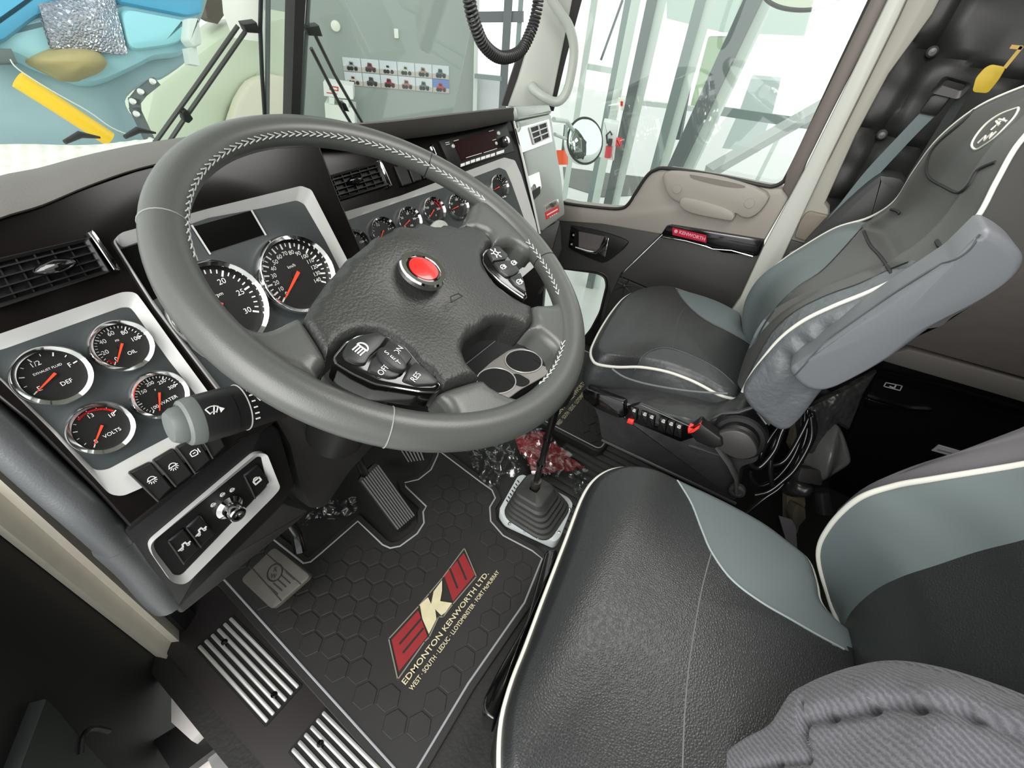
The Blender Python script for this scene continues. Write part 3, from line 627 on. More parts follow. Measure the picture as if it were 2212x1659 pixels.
po = pod([(1047, 545), (1054, 536), (1074, 532), (1092, 546), (1106, 562), (1123, 585), (1134, 612), (1140, 640), (1134, 641), (1109, 624), (1082, 604), (1058, 580), (1046, 562)], .012,
    [[(1051, 548), (1058, 537), (1075, 535), (1096, 555), (1090, 564), (1062, 568)], [(1064, 570), (1092, 566), (1104, 566), (1121, 588), (1108, 598), (1094, 602), (1076, 588)], [(1098, 603), (1122, 592), (1130, 612), (1135, 635), (1110, 618)]],
    [(1068, 552, 'hazard', .017, .3), (1106, 573, 'engine', .012, 0), (1083, 582, 'engine', .012, 0), (1118, 614, 'engine', .013, 0)], 'right engine brake switch pod')
# stitching V shapes round the inner side of the rim
def stitchrow(pa, pb, turn):
    a0 = math.atan2(*reversed(WP.l(*pa))); a1 = math.atan2(*reversed(WP.l(*pb)))
    if turn > 0 and a1 < a0: a1 += 2 * math.pi
    if turn < 0 and a1 > a0: a1 -= 2 * math.pi
    n = int(abs(a1 - a0) * (RM - rm) / .0088)
    for k in range(n):
        a = a0 + (a1 - a0) * k / n; d = .0035 / (RM - rm); t0 = math.radians(152)
        for dt in (-.15, .15): ST.tube([rp(a, t0, .0009), rp(a + d * 1.3, t0 + dt * .5, .0013), rp(a + d * 2.2, t0 + dt, .0007)], .00062, 5)
for a_, b_ in (((412, 560), (1010, 480)), ((1113, 540), (1198, 655)), ((1203, 752), (1150, 850))):
    ST = MB(); stitchrow(a_, b_, -1); ST.obj('stitching', thread, wheel, 0)
# steering column, cover and stalks
colm = thing('steering_column', 'dark plastic steering column below the wheel with two control stalks', 'steering column', tuple(WP.w(0, 0, -.4)))
mb = MB(); mb.lathe(WP, 0, -.0, [(.045, -.025), (.06, -.04), (.07, -.08), (.065, -.20)], 32); mb.obj('column_collar', blackp, colm)
mb = MB(); mb.lathe(WP, 0, 0, [(.05, -.03), (.05, -.42)], 28); mb.obj('column_tube', blackp, colm)
PQ = tilt((.3, .56, .5), -8, 4)
mb = MB(); mb.prism(PQ, roundpoly(PQ.T([(560, 820), (830, 850), (850, 960), (800, 962), (748, 1020), (700, 1092), (668, 1098), (640, 1050), (618, 960), (585, 905)]), .015), -.14, .01, bev=.012); mb.obj('column_cover', knee, colm)
tip, base = WP.P(392, 916, -.075), WP.P(600, 858, -.085); d = (base - tip); ln = d.length; d.normalize()
mb = MB(); q = PL(tip, -d); r = .021
mb.lathe(q, 0, 0, [(r, -ln), (r, -ln * .45), (r * 1.02, -ln * .45), (r * 1.0, -.012), (r * .97, -.010)], 32); stk = mb.obj('wiper_stalk', blackp, colm, 50)
mb = MB(); mb.lathe(q, 0, 0, [(r * .985, -.013), (r, -.009), (r * .93, -.002), (r * .8, .0), (r * .78, -.001)], 32); mb.obj('stalk_cap', mat('stalk_cap_grey', (104, 109, 106), .5), stk)
mb = MB(); mb.lathe(q, 0, 0, [(r * .74, -.001), (r * .72, .005), (r * .60, .009), (0, .010)], 28); mb.obj('horn_button', mat('stalk_button_grey', (98, 104, 101), .5), stk)
sd = (EYE - tip); sd = (sd - d * sd.dot(d)).normalized(); qs = PL(tip + sd * (r + .0006), sd, d)
mb = MB(); icon(mb, qs, ln * .22, .003, 'wiper', .011, 0); mb.prism(qs, [(ln * .285, .0005), (ln * .285, .0055), (ln * .33, .003)], -.0003, .0004)
for k in range(7):
    an = -.9 + k * .26; s2 = (sd * math.cos(an) + d.cross(sd) * math.sin(an)); q3 = PL(tip + s2 * (r + .0007), s2, d); mb.stroke(q3, [(ln * .61, 0), (ln * (.625 + .004 * k), 0)], .0011)
icon(mb, PL(tip + sd * (r + .0008), sd, d), ln * .72, .003, 'wiper', .011, 0); mb.obj('stalk_print', white, stk, 0)
mb = MB(); mb.lathe(q, 0, 0, [(r * 1.03, -ln * .58), (r * 1.03, -ln * .57)], 32); mb.obj('stalk_ring', silver, stk)
tip, base = WP.P(958, 486, -.055), WP.P(900, 560, -.075); mb = MB(); n_ = 14
pts = [base + (tip - base) * (k / n_) for k in range(n_ + 1)]
mb.tube(pts, [.008 + .006 * min(1, k / 6) for k in range(n_ - 1)] + [.0125, .008], 20); s2 = mb.obj('signal_stalk', mat('signal_stalk_grey', (150, 156, 148), .3), colm); s2['label'] = 'pale rounded signal stalk tip above the hub'
# ------------------------------------------------------------------ driver seat
seat = thing('driver_seat', 'black and slate leather driver seat with cream piping, nearest seat', 'seat', (0.36, -0.1, 0.0))
DS = PL((.35, -.1, .42), (0, .03, 1), (1, 0, 0))
oc = [(1080, 1690), (1082, 1570), (1104, 1480), (1135, 1400), (1172, 1300), (1220, 1175), (1262, 1068), (1298, 1027), (1345, 1012), (1402, 1020), (1462, 1042), (1542, 1078), (1640, 1130), (1702, 1176), (1744, 1212), (1762, 1260), (1772, 1305), (1812, 1352)]
loc = DS.T(oc, -.016); loc = loc + [(loc[-1][0] - .05, loc[-1][1] - .08), (-.18, -.30), (-.265, -.2), (-.27, .0), (-.262, .10)]
def cushbump(a, b, t): return .012 * math.exp(-((b - .13) / .06) ** 2)
cp = Pillow(DS, smooth(loc, 5), .022, .02, .10, cushbump, N=220)
side_r = smooth(DS.T([(1462, 1036), (1490, 1090), (1510, 1150), (1530, 1202), (1570, 1260), (1630, 1305), (1700, 1345), (1760, 1378), (1822, 1408)], .004), 6, False) + [DS.l(1950, 1350), DS.l(1800, 1100), DS.l(1600, 1050)]
cush = cp.build('seat_cushion', [seatdark, seatgrey, seatdark], seat, [(side_r, 1)], rings=60, skirt_mat=2)
mb = MB(); mb.tube(cp.rim(.004), .0038, 10, True); mb.obj('piping', pipe, seat)
seam = DS.T([(1462, 1040), (1490, 1090), (1510, 1150), (1530, 1202), (1570, 1260), (1630, 1305), (1700, 1345), (1760, 1378), (1818, 1406)], .004)
mb = MB(); mb.tube(cp.line(seam, .0005, 6), .0016, 6); mb.obj('seam', mat('seam_pale', (150, 160, 160), .6), seat)
mb = MB(); mb.tube(cp.line(DS.T([(1530, 1200), (1505, 1290), (1482, 1420), (1470, 1540), (1466, 1670)]), .0002, 6), .0009, 5); mb.obj('stitch_line', mat('stitch_grey', (110, 112, 110), .7), seat)
# backrest (loft between centre and right piping)
def loft(name, mats, parent, curves, nu=60, nv=40, prof=None, mf=None, thick=None, smd=60, mfp=None):
    """surface through 3-D curves (lists of points); prof(u, v) pushes along the normal"""
    C = []
    for c in curves:
        q = [Vector(p) for p in smooth([tuple(p) for p in c], 8, False)]; L = [0]
        for i in range(1, len(q)): L.append(L[-1] + (q[i] - q[i - 1]).length)
        r = []
        j = 0
        for k in range(nu + 1):
            s_ = L[-1] * k / nu
            while j < len(L) - 2 and L[j + 1] < s_: j += 1
            f = (s_ - L[j]) / max(L[j + 1] - L[j], 1e-9); r.append(q[j].lerp(q[j + 1], min(max(f, 0), 1)))
        C.append(r)
    G = []
    for k in range(nu + 1):
        row = smooth([tuple(c[k]) for c in C], 8, False) if len(C) > 2 else [tuple(C[0][k]), tuple(C[1][k])]
        q = [Vector(p) for p in row]; rr = []
        for v in range(nv + 1):
            x = v / nv * (len(q) - 1); i = min(int(x), len(q) - 2); rr.append(q[i].lerp(q[i + 1], x - i))
        G.append(rr)
    if prof:
        H = [[None] * (nv + 1) for _ in range(nu + 1)]
        for k in range(nu + 1):
            for v in range(nv + 1):
                du = G[min(k + 1, nu)][v] - G[max(k - 1, 0)][v]; dv = G[k][min(v + 1, nv)] - G[k][max(v - 1, 0)]
                n = du.cross(dv).normalized(); H[k][v] = G[k][v] + n * prof(k / nu, v / nv)
        G = H
    m = MB(); m.grid(G, mf=(lambda i, k: (mfp((G[i][k] + G[i + 1][k + 1]) / 2) if mfp else mf((i + .5) / nu, (k + .5) / nv))) if (mf or mfp) else None)
    if thick:
        t = Vector(thick); n0 = len(m.v); edge = [(k, 0) for k in range(nu + 1)] + [(nu, v) for v in range(1, nv + 1)] + [(k, nv) for k in range(nu - 1, -1, -1)] + [(0, v) for v in range(nv - 1, 0, -1)]
        E = [G[a][b] for a, b in edge]; N = len(E); m.add(E + [p + t for p in E], [(i, (i + 1) % N, N + (i + 1) % N, N + i) for i in range(N)] + [tuple(N + i for i in range(N))], 0)
    return m.obj(name, mats, parent, smd), G
Rr = [A(1812, 1352, 'x', .53), A(1790, 1290, 'x', .57), A(1768, 1200, 'x', .585), A(1790, 1140, 'x', .585), A(1850, 1080, 'x', .58), A(1930, 1050, 'x', .58), A(2020, 1034, 'x', .575), A(2212, 1003, 'x', .57), A(2400, 965, 'x', .56), Vector((.545, -.40, .93)), Vector((.52, -.43, 1.03))]
M2 = [A(1818, 1365, 'x', .525), A(1840, 1320, 'x', .52), A(1890, 1275, 'x', .51), A(1950, 1245, 'x', .50), A(2020, 1222, 'x', .50), A(2110, 1192, 'x', .50), A(2212, 1166, 'x', .49), A(2330, 1130, 'x', .49), A(2480, 1090, 'x', .48), Vector((.45, -.405, .93)), Vector((.44, -.43, 1.03))]
off = Vector((-.16, -.015, 0)); M3 = [p + off for p in M2]; M3[0] = p_ = DS.w(.02, -.24, 0.0); M3[1] = M2[1] + Vector((-.17, -.02, 0))
L4 = [p + Vector((-.40, -.0, .0)) for p in M2]
bk, G = loft('backrest', [seatgrey, seatdark], seat, [Rr, M2, M3, L4], 60, 60, lambda u, v: 0, lambda u, v: 0 if v < 1 / 3 else 1, thick=(0.0, -.10, -.03))
mb = MB(); mb.tube(smooth([tuple(p) for p in Rr], 8, False), .0038, 10); mb.obj('piping', pipe, seat)
# outer side of the backrest
S1 = [p + Vector((.004, -.004, 0)) for p in Rr[3:]]; S2 = [p + Vector((.012, -.05, -.0)) for p in Rr[3:]]; S3 = [A(x, y, 'x', .60) for x, y in [(1812, 1100), (1866, 1062), (1970, 1012), (2080, 972), (2212, 922), (2400, 850)]] + [p + Vector((.03, -.06, 0)) for p in Rr[9:]]; S2 = [(p + q) / 2 + Vector((.012, 0, .004)) for p, q in zip(S1, S3)]
loft('backrest_side', [mat('seat_side_charcoal', (92, 90, 92), .5, bump=('noise', 900, .2, .0004))], seat, [S1, S2, S3], 40, 20)
mb = MB(); mb.prism(PL((.35, -.08, .1), (0, 0, 1), (1, 0, 0)), roundpoly([(-.2, -.24), (.2, -.24), (.2, .14), (-.2, .14)], .04), -.098, .20); mb.obj('seat_base', blackp, seat, bevel=.01)
# ------------------------------------------------------------------ passenger seat
ps = thing('passenger_seat', 'slate and black leather passenger seat with folded armrest beside the far door', 'seat', (1.03, .05, 0.0))
PS = PL((1.03, .1, .46), (0, .0, 1), (1, 0, 0))
oc = [(1276, 762), (1279, 776), (1291, 787), (1332, 793), (1383, 793), (1437, 802), (1484, 818), (1518, 834), (1551, 852), (1578, 860), (1592, 858), (1616, 820), (1634, 770), (1628, 740), (1605, 715), (1599, 686), (1578, 672), (1548, 657), (1511, 644), (1467, 634), (1423, 627), (1383, 629), (1349, 644), (1322, 674), (1298, 711), (1281, 745)]
def pb(a, b, t): return .010 * math.exp(-((b - .12) / .05) ** 2)
pp = Pillow(PS, smooth(PS.T(oc, -.014), 5), .022, .018, .085, pb, N=220)
far_r = PS.T([(1455, 620), (1462, 640), (1470, 656), (1491, 682), (1518, 704), (1558, 721), (1599, 738), (1640, 756), (1660, 740), (1600, 660), (1500, 620)])
near_r = PS.T([(1366, 800), (1380, 782), (1396, 769), (1430, 761), (1467, 769), (1504, 785), (1551, 809), (1592, 834), (1604, 880), (1500, 840), (1430, 815)])
pp.build('seat_cushion', [seatdark, seatgrey, mat('seat_side_black', (58, 61, 62), .42, bump=('noise', 24, .4, .008))], ps, [(far_r, 1), (near_r, 2)], rings=50, skirt_mat=2, bulge=.01)
mb = MB(); mb.tube(pp.rim(.004), .0036, 10, True); mb.obj('piping', pipe, ps)
mb = MB(); mb.tube(pp.line(PS.T([(1457, 633), (1470, 656), (1491, 682), (1518, 704), (1558, 721), (1599, 738), (1624, 750)]), .0008), .0015, 6); mb.tube(pp.line(PS.T([(1374, 788), (1396, 769), (1430, 761), (1467, 769), (1504, 785), (1551, 809), (1584, 832)]), .0004), .0012, 6)
mb.tube(pp.line(PS.T([(1474, 677), (1457, 711), (1448, 762)]), .0004), .001, 5); mb.obj('seam', mat('seam_dark', (70, 74, 76), .6), ps)
near = [(1604, 846), (1619, 816), (1653, 769), (1703, 715), (1771, 674), (1855, 640), (1960, 591), (2083, 505), (2127, 435), (2155, 388), (2182, 333), (2212, 300), (2260, 245)]
xs = [.79, .785, .78, .78, .78, .785, .79, .80, .82, .83, .845, .86, .88]
NR = [A(x, y, 'x', v) for (x, y), v in zip(near, xs)]
far = [(1626, 742), (1612, 694), (1616, 650), (1642, 607), (1676, 573), (1739, 530), (1821, 485), (1880, 469), (1919, 449), (1960, 397), (1988, 347), (2033, 294), (2099, 241), (2155, 208), (2230, 180)]
xf = [1.22, 1.25, 1.26, 1.26, 1.26, 1.26, 1.25, 1.235, 1.21, 1.19, 1.18, 1.16, 1.14, 1.12, 1.10]
FR = [A(x, y, 'x', v) for (x, y), v in zip(far, xf)]
def resamp(c, n=13):
    q = [Vector(p) for p in smooth([tuple(p) for p in c], 8, False)]; L = [0]
    for i in range(1, len(q)): L.append(L[-1] + (q[i] - q[i - 1]).length)
    out = []; j = 0
    for k in range(n):
        s_ = L[-1] * k / (n - 1)
        while j < len(L) - 2 and L[j + 1] < s_: j += 1
        out.append(q[j].lerp(q[j + 1], (s_ - L[j]) / max(L[j + 1] - L[j], 1e-9)))
    return out
a_, b_ = resamp(NR), resamp(FR)
push = lambda p, s_: p + Vector((0, -s_, s_ * .35))
c1 = [push(p.lerp(q, .16), -.012) for p, q in zip(a_, b_)]; c2 = [push(p.lerp(q, .30), .014) for p, q in zip(a_, b_)]
c3 = [push(p.lerp(q, .70), .014) for p, q in zip(a_, b_)]; c4 = [push(p.lerp(q, .86), -.010) for p, q in zip(a_, b_)]
FARP = [(1596, 770), (1628, 744), (1653, 698), (1686, 654), (1727, 617), (1781, 580), (1850, 508), (1864, 486), (1880, 440), (1700, 480), (1560, 560), (1560, 720)]
NEARP = [(1596, 860), (1609, 836), (1629, 786), (1670, 715), (1720, 671), (1788, 637), (1855, 613), (1919, 583), (1974, 560), (1990, 620), (1800, 720), (1640, 860)]
def pmf(p):
    q = proj(p); return 1 if inside(q, FARP) else (2 if inside(q, NEARP) else 0)
backm = mat('backrest_leather_charcoal', (72, 72, 70), .42, bump=('noise', 700, .3, .0004), var=.05)
_, G = loft('backrest', [backm, seatgrey, seatside], ps, [a_, c1, c2, c3, c4, b_], 120, 90, lambda u, v: -.006 * math.exp(-((u - .58) / .02) ** 2) + (.012 * math.exp(-((u - .28) / .12) ** 2) if .2 < v < .8 else 0), None, thick=(0.0, -.07, -.05), mfp=pmf)
mb = MB(); mb.tube(smooth([tuple(p) for p in a_], 6, False), .0032, 10); mb.obj('piping', pipe, ps); mb = MB(); mb.tube(smooth([tuple(p) for p in b_], 6, False), .0026, 10); mb.obj('piping', pipe, ps)
ON = Onto(G); blk = mat('seam_black', (30, 30, 30), .6)
for pts, r_ in (([(1866, 500), (1880, 530), (1900, 552), (1920, 580), (1926, 592)], .0028), ([(1628, 744), (1653, 698), (1686, 654), (1727, 617), (1781, 580), (1862, 492)], .0014), ([(1609, 836), (1629, 786), (1670, 715), (1720, 671), (1788, 637), (1855, 613), (1919, 583), (1962, 566)], .0013), ([(1925, 452), (1938, 456), (1944, 462)], .003), ([(2024, 520), (2030, 532), (2040, 534)], .003)):
    mb = MB(); q = ON.path(pts, .0005)
    if len(q) > 2: mb.tube(q, r_, 6); mb.obj('seam', blk, ps)
mb = MB(); q = ON.path([(2190, 180), (2140, 205), (2080, 262), (2025, 310), (2004, 345), (2006, 382), (2040, 404), (2070, 416), (2092, 400), (2112, 368), (2150, 350)], .001); mb.tube(q, .0024, 6); mb.obj('headrest_seam', blk, ps)
mb = MB(); q = ON.path([(2099, 313), (2107, 323), (2121, 317), (2149, 297), (2177, 269), (2193, 250), (2200, 234), (2188, 236), (2160, 247), (2132, 266), (2110, 291)], .001, 5, True); mb.tube(q, .0017, 6, True); mb.obj('headrest_badge', pipe, ps)
mb = MB()
for q in ([(2113, 309), (2129, 294), (2127, 303), (2143, 288), (2139, 298), (2153, 284)], [(2141, 281), (2171, 255)], [(2152, 262), (2158, 270)], [(2158, 258), (2174, 262)]):
    mb.tube(ON.path([q[0]] + q[1:], .001, 1), .0018, 6)
mb.obj('headrest_lettering', pipe, ps)
# near side of the backrest with pleats
SP = PL((.775, -.12, .7), (-1, -.05, .05), (0, -1, 0))
sidepx = [(1604, 848), (1619, 818), (1653, 771), (1703, 717), (1771, 676), (1855, 642), (1960, 594), (2060, 528), (2090, 560), (2000, 640), (1900, 730), (1790, 830), (1700, 932), (1640, 900), (1612, 872)]
def pleat(a, b, t): return .0035 * math.sin(95 * (a * .8 + b * .9) + 3 * math.sin(30 * b)) * (1 - abs(2 * min(t, 1) - 1)) 
sp_ = Pillow(SP, smooth(SP.T(sidepx), 4), .014, .012, .05, pleat, N=200); sp_.build('backrest_side', seatside, ps, rings=50, bulge=0)
# folded armrest
AP = PL((.715, -.15, .8), (-1, -.03, .0), (0, -1, 0))
armpx = [(1704, 800), (1716, 822), (1742, 842), (1780, 846), (1830, 826), (1919, 778), (2016, 708), (2100, 662), (2155, 630), (2200, 595), (2215, 560), (2190, 528), (2150, 502), (2120, 500), (2060, 560), (1933, 640), (1805, 728), (1750, 768), (1718, 788)]
s0, s1 = Vector(AP.l(1714, 807)), Vector(AP.l(2085, 546)); sdv = (s1 - s0).normalized(); up_ = Vector(AP.l(1830, 650)) - s0
def armbump(a, b, t):
    e = Vector((a, b)) - s0; o_ = e.x * sdv.y - e.y * sdv.x; g = up_.x * sdv.y - up_.y * sdv.x; o_ = o_ if g > 0 else -o_
    return -.75 * max(0, o_) if o_ > .004 else 0
ap = Pillow(AP, roundpoly(smooth(AP.T(armpx), 2), .004), .003, .010, .055, armbump, N=300); arm = ap.build('armrest', armm, ps, rings=60, bulge=0)
mb = MB(); mb.tube(ap.line([AP.l(x, y) for x, y in [(1716, 812), (1760, 764), (1805, 727), (1870, 682), (1933, 638), (2010, 590), (2085, 546), (2118, 508)]], .0004), .0012, 6)
mb.obj('seam', MATS['seam_dark'], arm)
# base of the passenger seat
apron = mat('apron_vinyl_black', (50, 51, 51), .38, bump=('noise', 9, .5, .03))
BP = PL((.80, .1, .33), (-1, 0, .12), (0, -1, 0))
SQ = BP.at(.022); mb = MB(); mb.tube([SQ.w(*p) for p in smooth(SQ.T([(1322, 797), (1350, 815), (1400, 830), (1470, 842), (1530, 848), (1572, 850)]), 4, False)], .0022, 8); mb.obj('side_seam', mat('side_piping_grey', (92, 95, 96), .5), ps)
base = MB(); base.prism(BP, roundpoly(BP.T([(1262, 838), (1345, 868), (1430, 890), (1520, 910), (1600, 900), (1650, 930), (1636, 1000), (1600, 1010), (1590, 1085), (1500, 1050), (1400, 995), (1298, 948), (1290, 900)]), .01), -.34, 0, bev=.006); base.obj('seat_base', apron, ps)
mb = MB(); mb.tube([BP.w(*p) for p in smooth(BP.T([(1300, 950), (1400, 998), (1500, 1045), (1590, 1088)]), 4, False)], .004, 8); mb.tube([BP.P(1488, 962), BP.P(1560, 985), BP.P(1600, 985)], .003, 8); mb.obj('base_trim', knee, ps)
mb = MB(); mb.prism(BP.at(.016), roundpoly(BP.T([(1258, 846), (1266, 838), (1290, 845), (1350, 868), (1352, 900), (1338, 902), (1290, 882), (1262, 862)], .012), .006), -.02, 0, bev=.003); tr_ = mb.obj('document_tray', blackgl, ps)
mb = MB(); mb.stroke(BP, BP.T([(1283, 857), (1287, 859)], .014), .003, .0135); mb.stroke(BP, BP.T([(1295, 863), (1298, 865)], .014), .0035, .0135); mb.obj('tray_label', mat('label_dull_red', (96, 52, 52), .5), tr_, 0)
mb = MB(); mb.prism(BP.at(.008), roundpoly(BP.T([(1352, 880), (1380, 872), (1500, 925), (1500, 945), (1470, 955), (1350, 905)], .008), .004), -.01, 0, bev=.002); mb.obj('switch_bank', blackgl, ps)
for k, (x, y) in enumerate([(1371, 892), (1394, 900), (1409, 906), (1434, 915), (1451, 921), (1468, 927)]):
    q = [(x - 8, y - 14), (x + 7, y - 9), (x + 3, y + 18), (x - 12, y + 12)]; m = MB(); m.prism(BP, roundpoly(BP.T(q, .01), .0015), .008, .014, bev=.002); o = m.obj('seat_switch', blackp, ps); 
    m = MB(); icon(m, BP, *BP.l(x - 1, y - 5, .015), 'seat', .011 if k else .010, 0, .0146); m.obj('icon', white, o, 0)
mb = MB(); mb.prism(BP, roundpoly(BP.T([(1357, 904), (1370, 907), (1367, 917), (1354, 913)], .016), .001), .010, .018, bev=.001); mb.obj('red_switch_tip', mat('switch_red', (235, 62, 52), .4), ps)
KP = BP.at(.012); a, b = KP.l(1596, 943); mb = MB(); mb.lathe(KP, a, b, [(.052, -.02), (.052, .004), (.048, .008), (.040, .009), (.038, .02), (.033, .024), (0, .025)], 48); kb = mb.obj('recliner_knob', blackp, ps, 30)
mb = MB(); mb.prism(KP, smooth([(a + .040 * math.cos(t), b + .032 * math.sin(t)) for t in (0, 1.2, 2.0, 3.1, 4.2, 5.2)], 5), .02, .034, bev=.004); mb.obj('knob_grip', knee, kb)
mb = MB(); mb.tube([BP.P(1535, 905, .01), BP.P(1560, 892, .01), BP.P(1596, 890, .01), BP.P(1625, 880, .01), BP.P(1640, 870, .01)], .004, 8); mb.tube([BP.P(1636, 890, .01), BP.P(1655, 915, .01), BP.P(1672, 908, .01), BP.P(1680, 895, .01)], .003, 8); mb.obj('recliner_bracket', mat('bracket_steel_dark', (80, 80, 82), .3, .6), ps)
# ------------------------------------------------------------------ cab shell
def vec(*a): return Vector(a)
mb = MB(); mb.box((.72, -.15, -.02), 1.66, 3.0, .04); f = struct(mb.obj('floor', floorm))
mb = MB(); mb.box((-.125, .1, -.02), .005, .01, .01)
# passenger door
DX = 1.48
PD1 = PL((DX, .4, .5), (-1, 0, 0), (0, -1, 0))
door = bpy.data.objects.new('door_1', None); COL.objects.link(door); door.location = (DX, .4, 0); door['_b'] = (DX, .4, 0.0); struct(door, 'passenger door in warm grey and charcoal with a low window')
upper = [(1196, 446), (1212, 436), (1240, 442), (1310, 450), (1345, 452), (1362, 440), (1378, 415), (1398, 384), (1416, 370), (1445, 366), (1560, 384), (1650, 402), (1690, 408), (1706, 425), (1650, 522), (1560, 515), (1500, 515), (1420, 506), (1300, 485), (1200, 478)]
mb = MB(); mb.prism(PD1, PD1.T(upper, .0), -.05, 0.0, bev=.008); mb.obj('upper_trim', doorgrey, door)
# raised pull cup
pullout = [(1432, 392), (1438, 372), (1480, 372), (1560, 384), (1655, 416), (1650, 448), (1624, 470), (1602, 470), (1588, 462), (1575, 470), (1560, 472), (1500, 455), (1470, 440), (1445, 425)]
mb = MB(); mb.prism(PD1, smooth(PD1.T(pullout, .02), 3), -.005, .022, bev=.008); mb.obj('pull_panel', doorgrey, door)
mb = MB(); mb.prism(PD1, smooth(PD1.T([(1468, 438), (1474, 426), (1500, 428), (1560, 445), (1586, 460), (1582, 476), (1560, 474), (1500, 462), (1474, 450)], .024), 3), .004, .03, bev=.006); mb.obj('pull_cup', doorgrey, door)
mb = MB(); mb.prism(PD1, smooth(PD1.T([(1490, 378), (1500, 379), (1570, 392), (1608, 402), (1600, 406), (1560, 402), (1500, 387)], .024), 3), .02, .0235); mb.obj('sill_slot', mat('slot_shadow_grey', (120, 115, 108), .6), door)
for x, y in ((1463, 408), (1619, 439)):
    a, b = PD1.l(x, y, .023); mb = MB(); mb.lathe(PD1, a, b, [(.014, .02), (.013, .0245), (.0, .025)], 24); mb.obj('screw_cap', doorgrey, door)
lowerp = [(1196, 476), (1300, 483), (1420, 504), (1410, 530), (1338, 592), (1334, 604), (1320, 640), (1290, 780), (1262, 840), (1180, 900), (1160, 700)]
mb = MB(); mb.prism(PD1, PD1.T([(1196, 476), (1300, 483), (1426, 506), (1424, 512), (1340, 592), (1318, 640), (1312, 598), (1300, 590), (1180, 578), (1170, 560)]), -.05, -.004, bev=.004); mb.obj('handle_panel', doorblack, door)
mb = MB(); mb.prism(PD1, PD1.T([(1426, 512), (1640, 545), (1650, 552), (1600, 680), (1560, 690), (1340, 596)]), -.05, .004, bev=.006); mb.obj('map_pocket', doorblack, door)
mb = MB(); mb.prism(PD1, PD1.T([(1428, 506), (1440, 488), (1450, 486), (1650, 518), (1648, 550), (1630, 553), (1560, 545), (1535, 535)], .01), 0, .014, bev=.004); st_ = mb.obj('gloss_strip', blackgl, door)
mb = MB(); mb.prism(PD1, PD1.T([(1453, 491), (1526, 508), (1526, 524), (1453, 507)], .014), .013, .016); mb.obj('badge_plate', mat('badge_plate_red', (172, 24, 52), .35), st_)
an = math.atan2(*reversed([q - p for p, q in zip(PD1.l(1460, 499, .016), PD1.l(1520, 516, .016))])); mb = MB(); mb.text(PD1, *PD1.l(1495, 509, .016), 'KENWORTH', .0145, an, .0165, bold=.0004); mb.lathe(PD1, *PD1.l(1460, 500, .016), [(.006, .016), (.0045, .0175)], 16); mb.obj('badge_lettering', mat('lettering_pink_silver', (214, 150, 165), .4), st_, 0)
mb = MB(); mb.tube([PD1.P(1430, 520, .016), PD1.P(1432, 512, .016), PD1.P(1480, 520, .018), PD1.P(1525, 532, .018), PD1.P(1540, 538, .018), PD1.P(1580, 541, .018), PD1.P(1626, 554, .018)], .002, 8); mb.obj('strip_edge', chrome, st_)
# handle
mb = MB(); mb.prism(PD1, smooth(PD1.T([(1233, 492), (1240, 488), (1300, 500), (1352, 518), (1354, 530), (1330, 552), (1308, 566), (1290, 564), (1240, 542), (1230, 530)], .0), 3), -.006, .003, bev=.003); hb = mb.obj('handle_bezel', blackp, door)
mb = MB(); mb.prism(PD1, PD1.T([(1250, 500), (1312, 512), (1310, 545), (1290, 548), (1250, 534)], .004), .003, .004); mb.obj('handle_recess', mat('handle_recess_grey', (84, 80, 78), .6), hb)
mb = MB(); mb.tube([PD1.P(1244, 534, .012), PD1.P(1270, 542, .014), PD1.P(1290, 545, .018), PD1.P(1308, 528, .02), PD1.P(1312, 512, .016)], [.006, .008, .012, .008, .006], 12, flat=.6); mb.prism(PD1, PD1.T([(1290, 546), (1308, 556), (1316, 514), (1306, 510)], .012), .004, .014, bev=.003); mb.obj('door_handle', chrome, hb)
for (x, y, r) in ((1239, 507, 0), (1235, 527, 0)):
    mb = MB(); mb.prism(PD1, roundpoly(PD1.T([(x - 5, y - 9), (x + 5, y - 7), (x + 4, y + 9), (x - 6, y + 7)], .003), .002), .002, .007, bev=.001); o = mb.obj('lock_button', blackgl, hb)
    mb = MB(); icon(mb, PD1, *PD1.l(x, y, .007), 'lock', .011, 0, .0076); mb.obj('lock_print', white, hb, 0)
# peep window frame
of = [(1150, 570), (1200, 576), (1290, 585), (1316, 598), (1320, 625), (1300, 700), (1280, 800), (1240, 860), (1180, 880), (1130, 760)]
inn = [(1170, 580), (1205, 585), (1282, 595), (1300, 604), (1304, 622), (1290, 680), (1270, 718), (1235, 760), (1190, 780), (1160, 720)]
mb = MB(); mb.frame(PD1, roundpoly(PD1.T(of), .02), roundpoly(PD1.T(inn), .02), -.05, -.006, -.03); mb.obj('low_window_frame', blackp, door)
mb = MB(); mb.prism(PD1, roundpoly(PD1.T(inn), .02), -.032, -.030); mb.obj('low_window_pane', glass, door)
mb = MB(); o2 = ccw(roundpoly(PD1.T(inn), .02)); mb.tube([PD1.w(x, y, -.028) for x, y in o2], .004, 8, True); mb.obj('low_window_seal', rubber, door)
# tufted lower part of the door
mb = MB(); mb.prism(PD1.at(-.01), PD1.T([(1318, 596), (1345, 600), (1440, 640), (1600, 700), (1560, 760), (1300, 780), (1290, 760)], -.01), -.04, 0, bev=.006); mb.obj('tufted_panel', tufted, door)
a, b = PD1.l(1347, 619, 0); mb = MB(); mb.lathe(PD1, a, b, [(.008, -.012), (.007, -.004), (0, -.001)], 16)
for k in range(7): t = k * .9 + .3; mb.tube([PD1.w(a + .008 * math.cos(t), b + .008 * math.sin(t), -.009), PD1.w(a + .05 * math.cos(t), b + .05 * math.sin(t), -.009)], [.003, .0005], 6)
mb.obj('tuft_button', tufted, door)
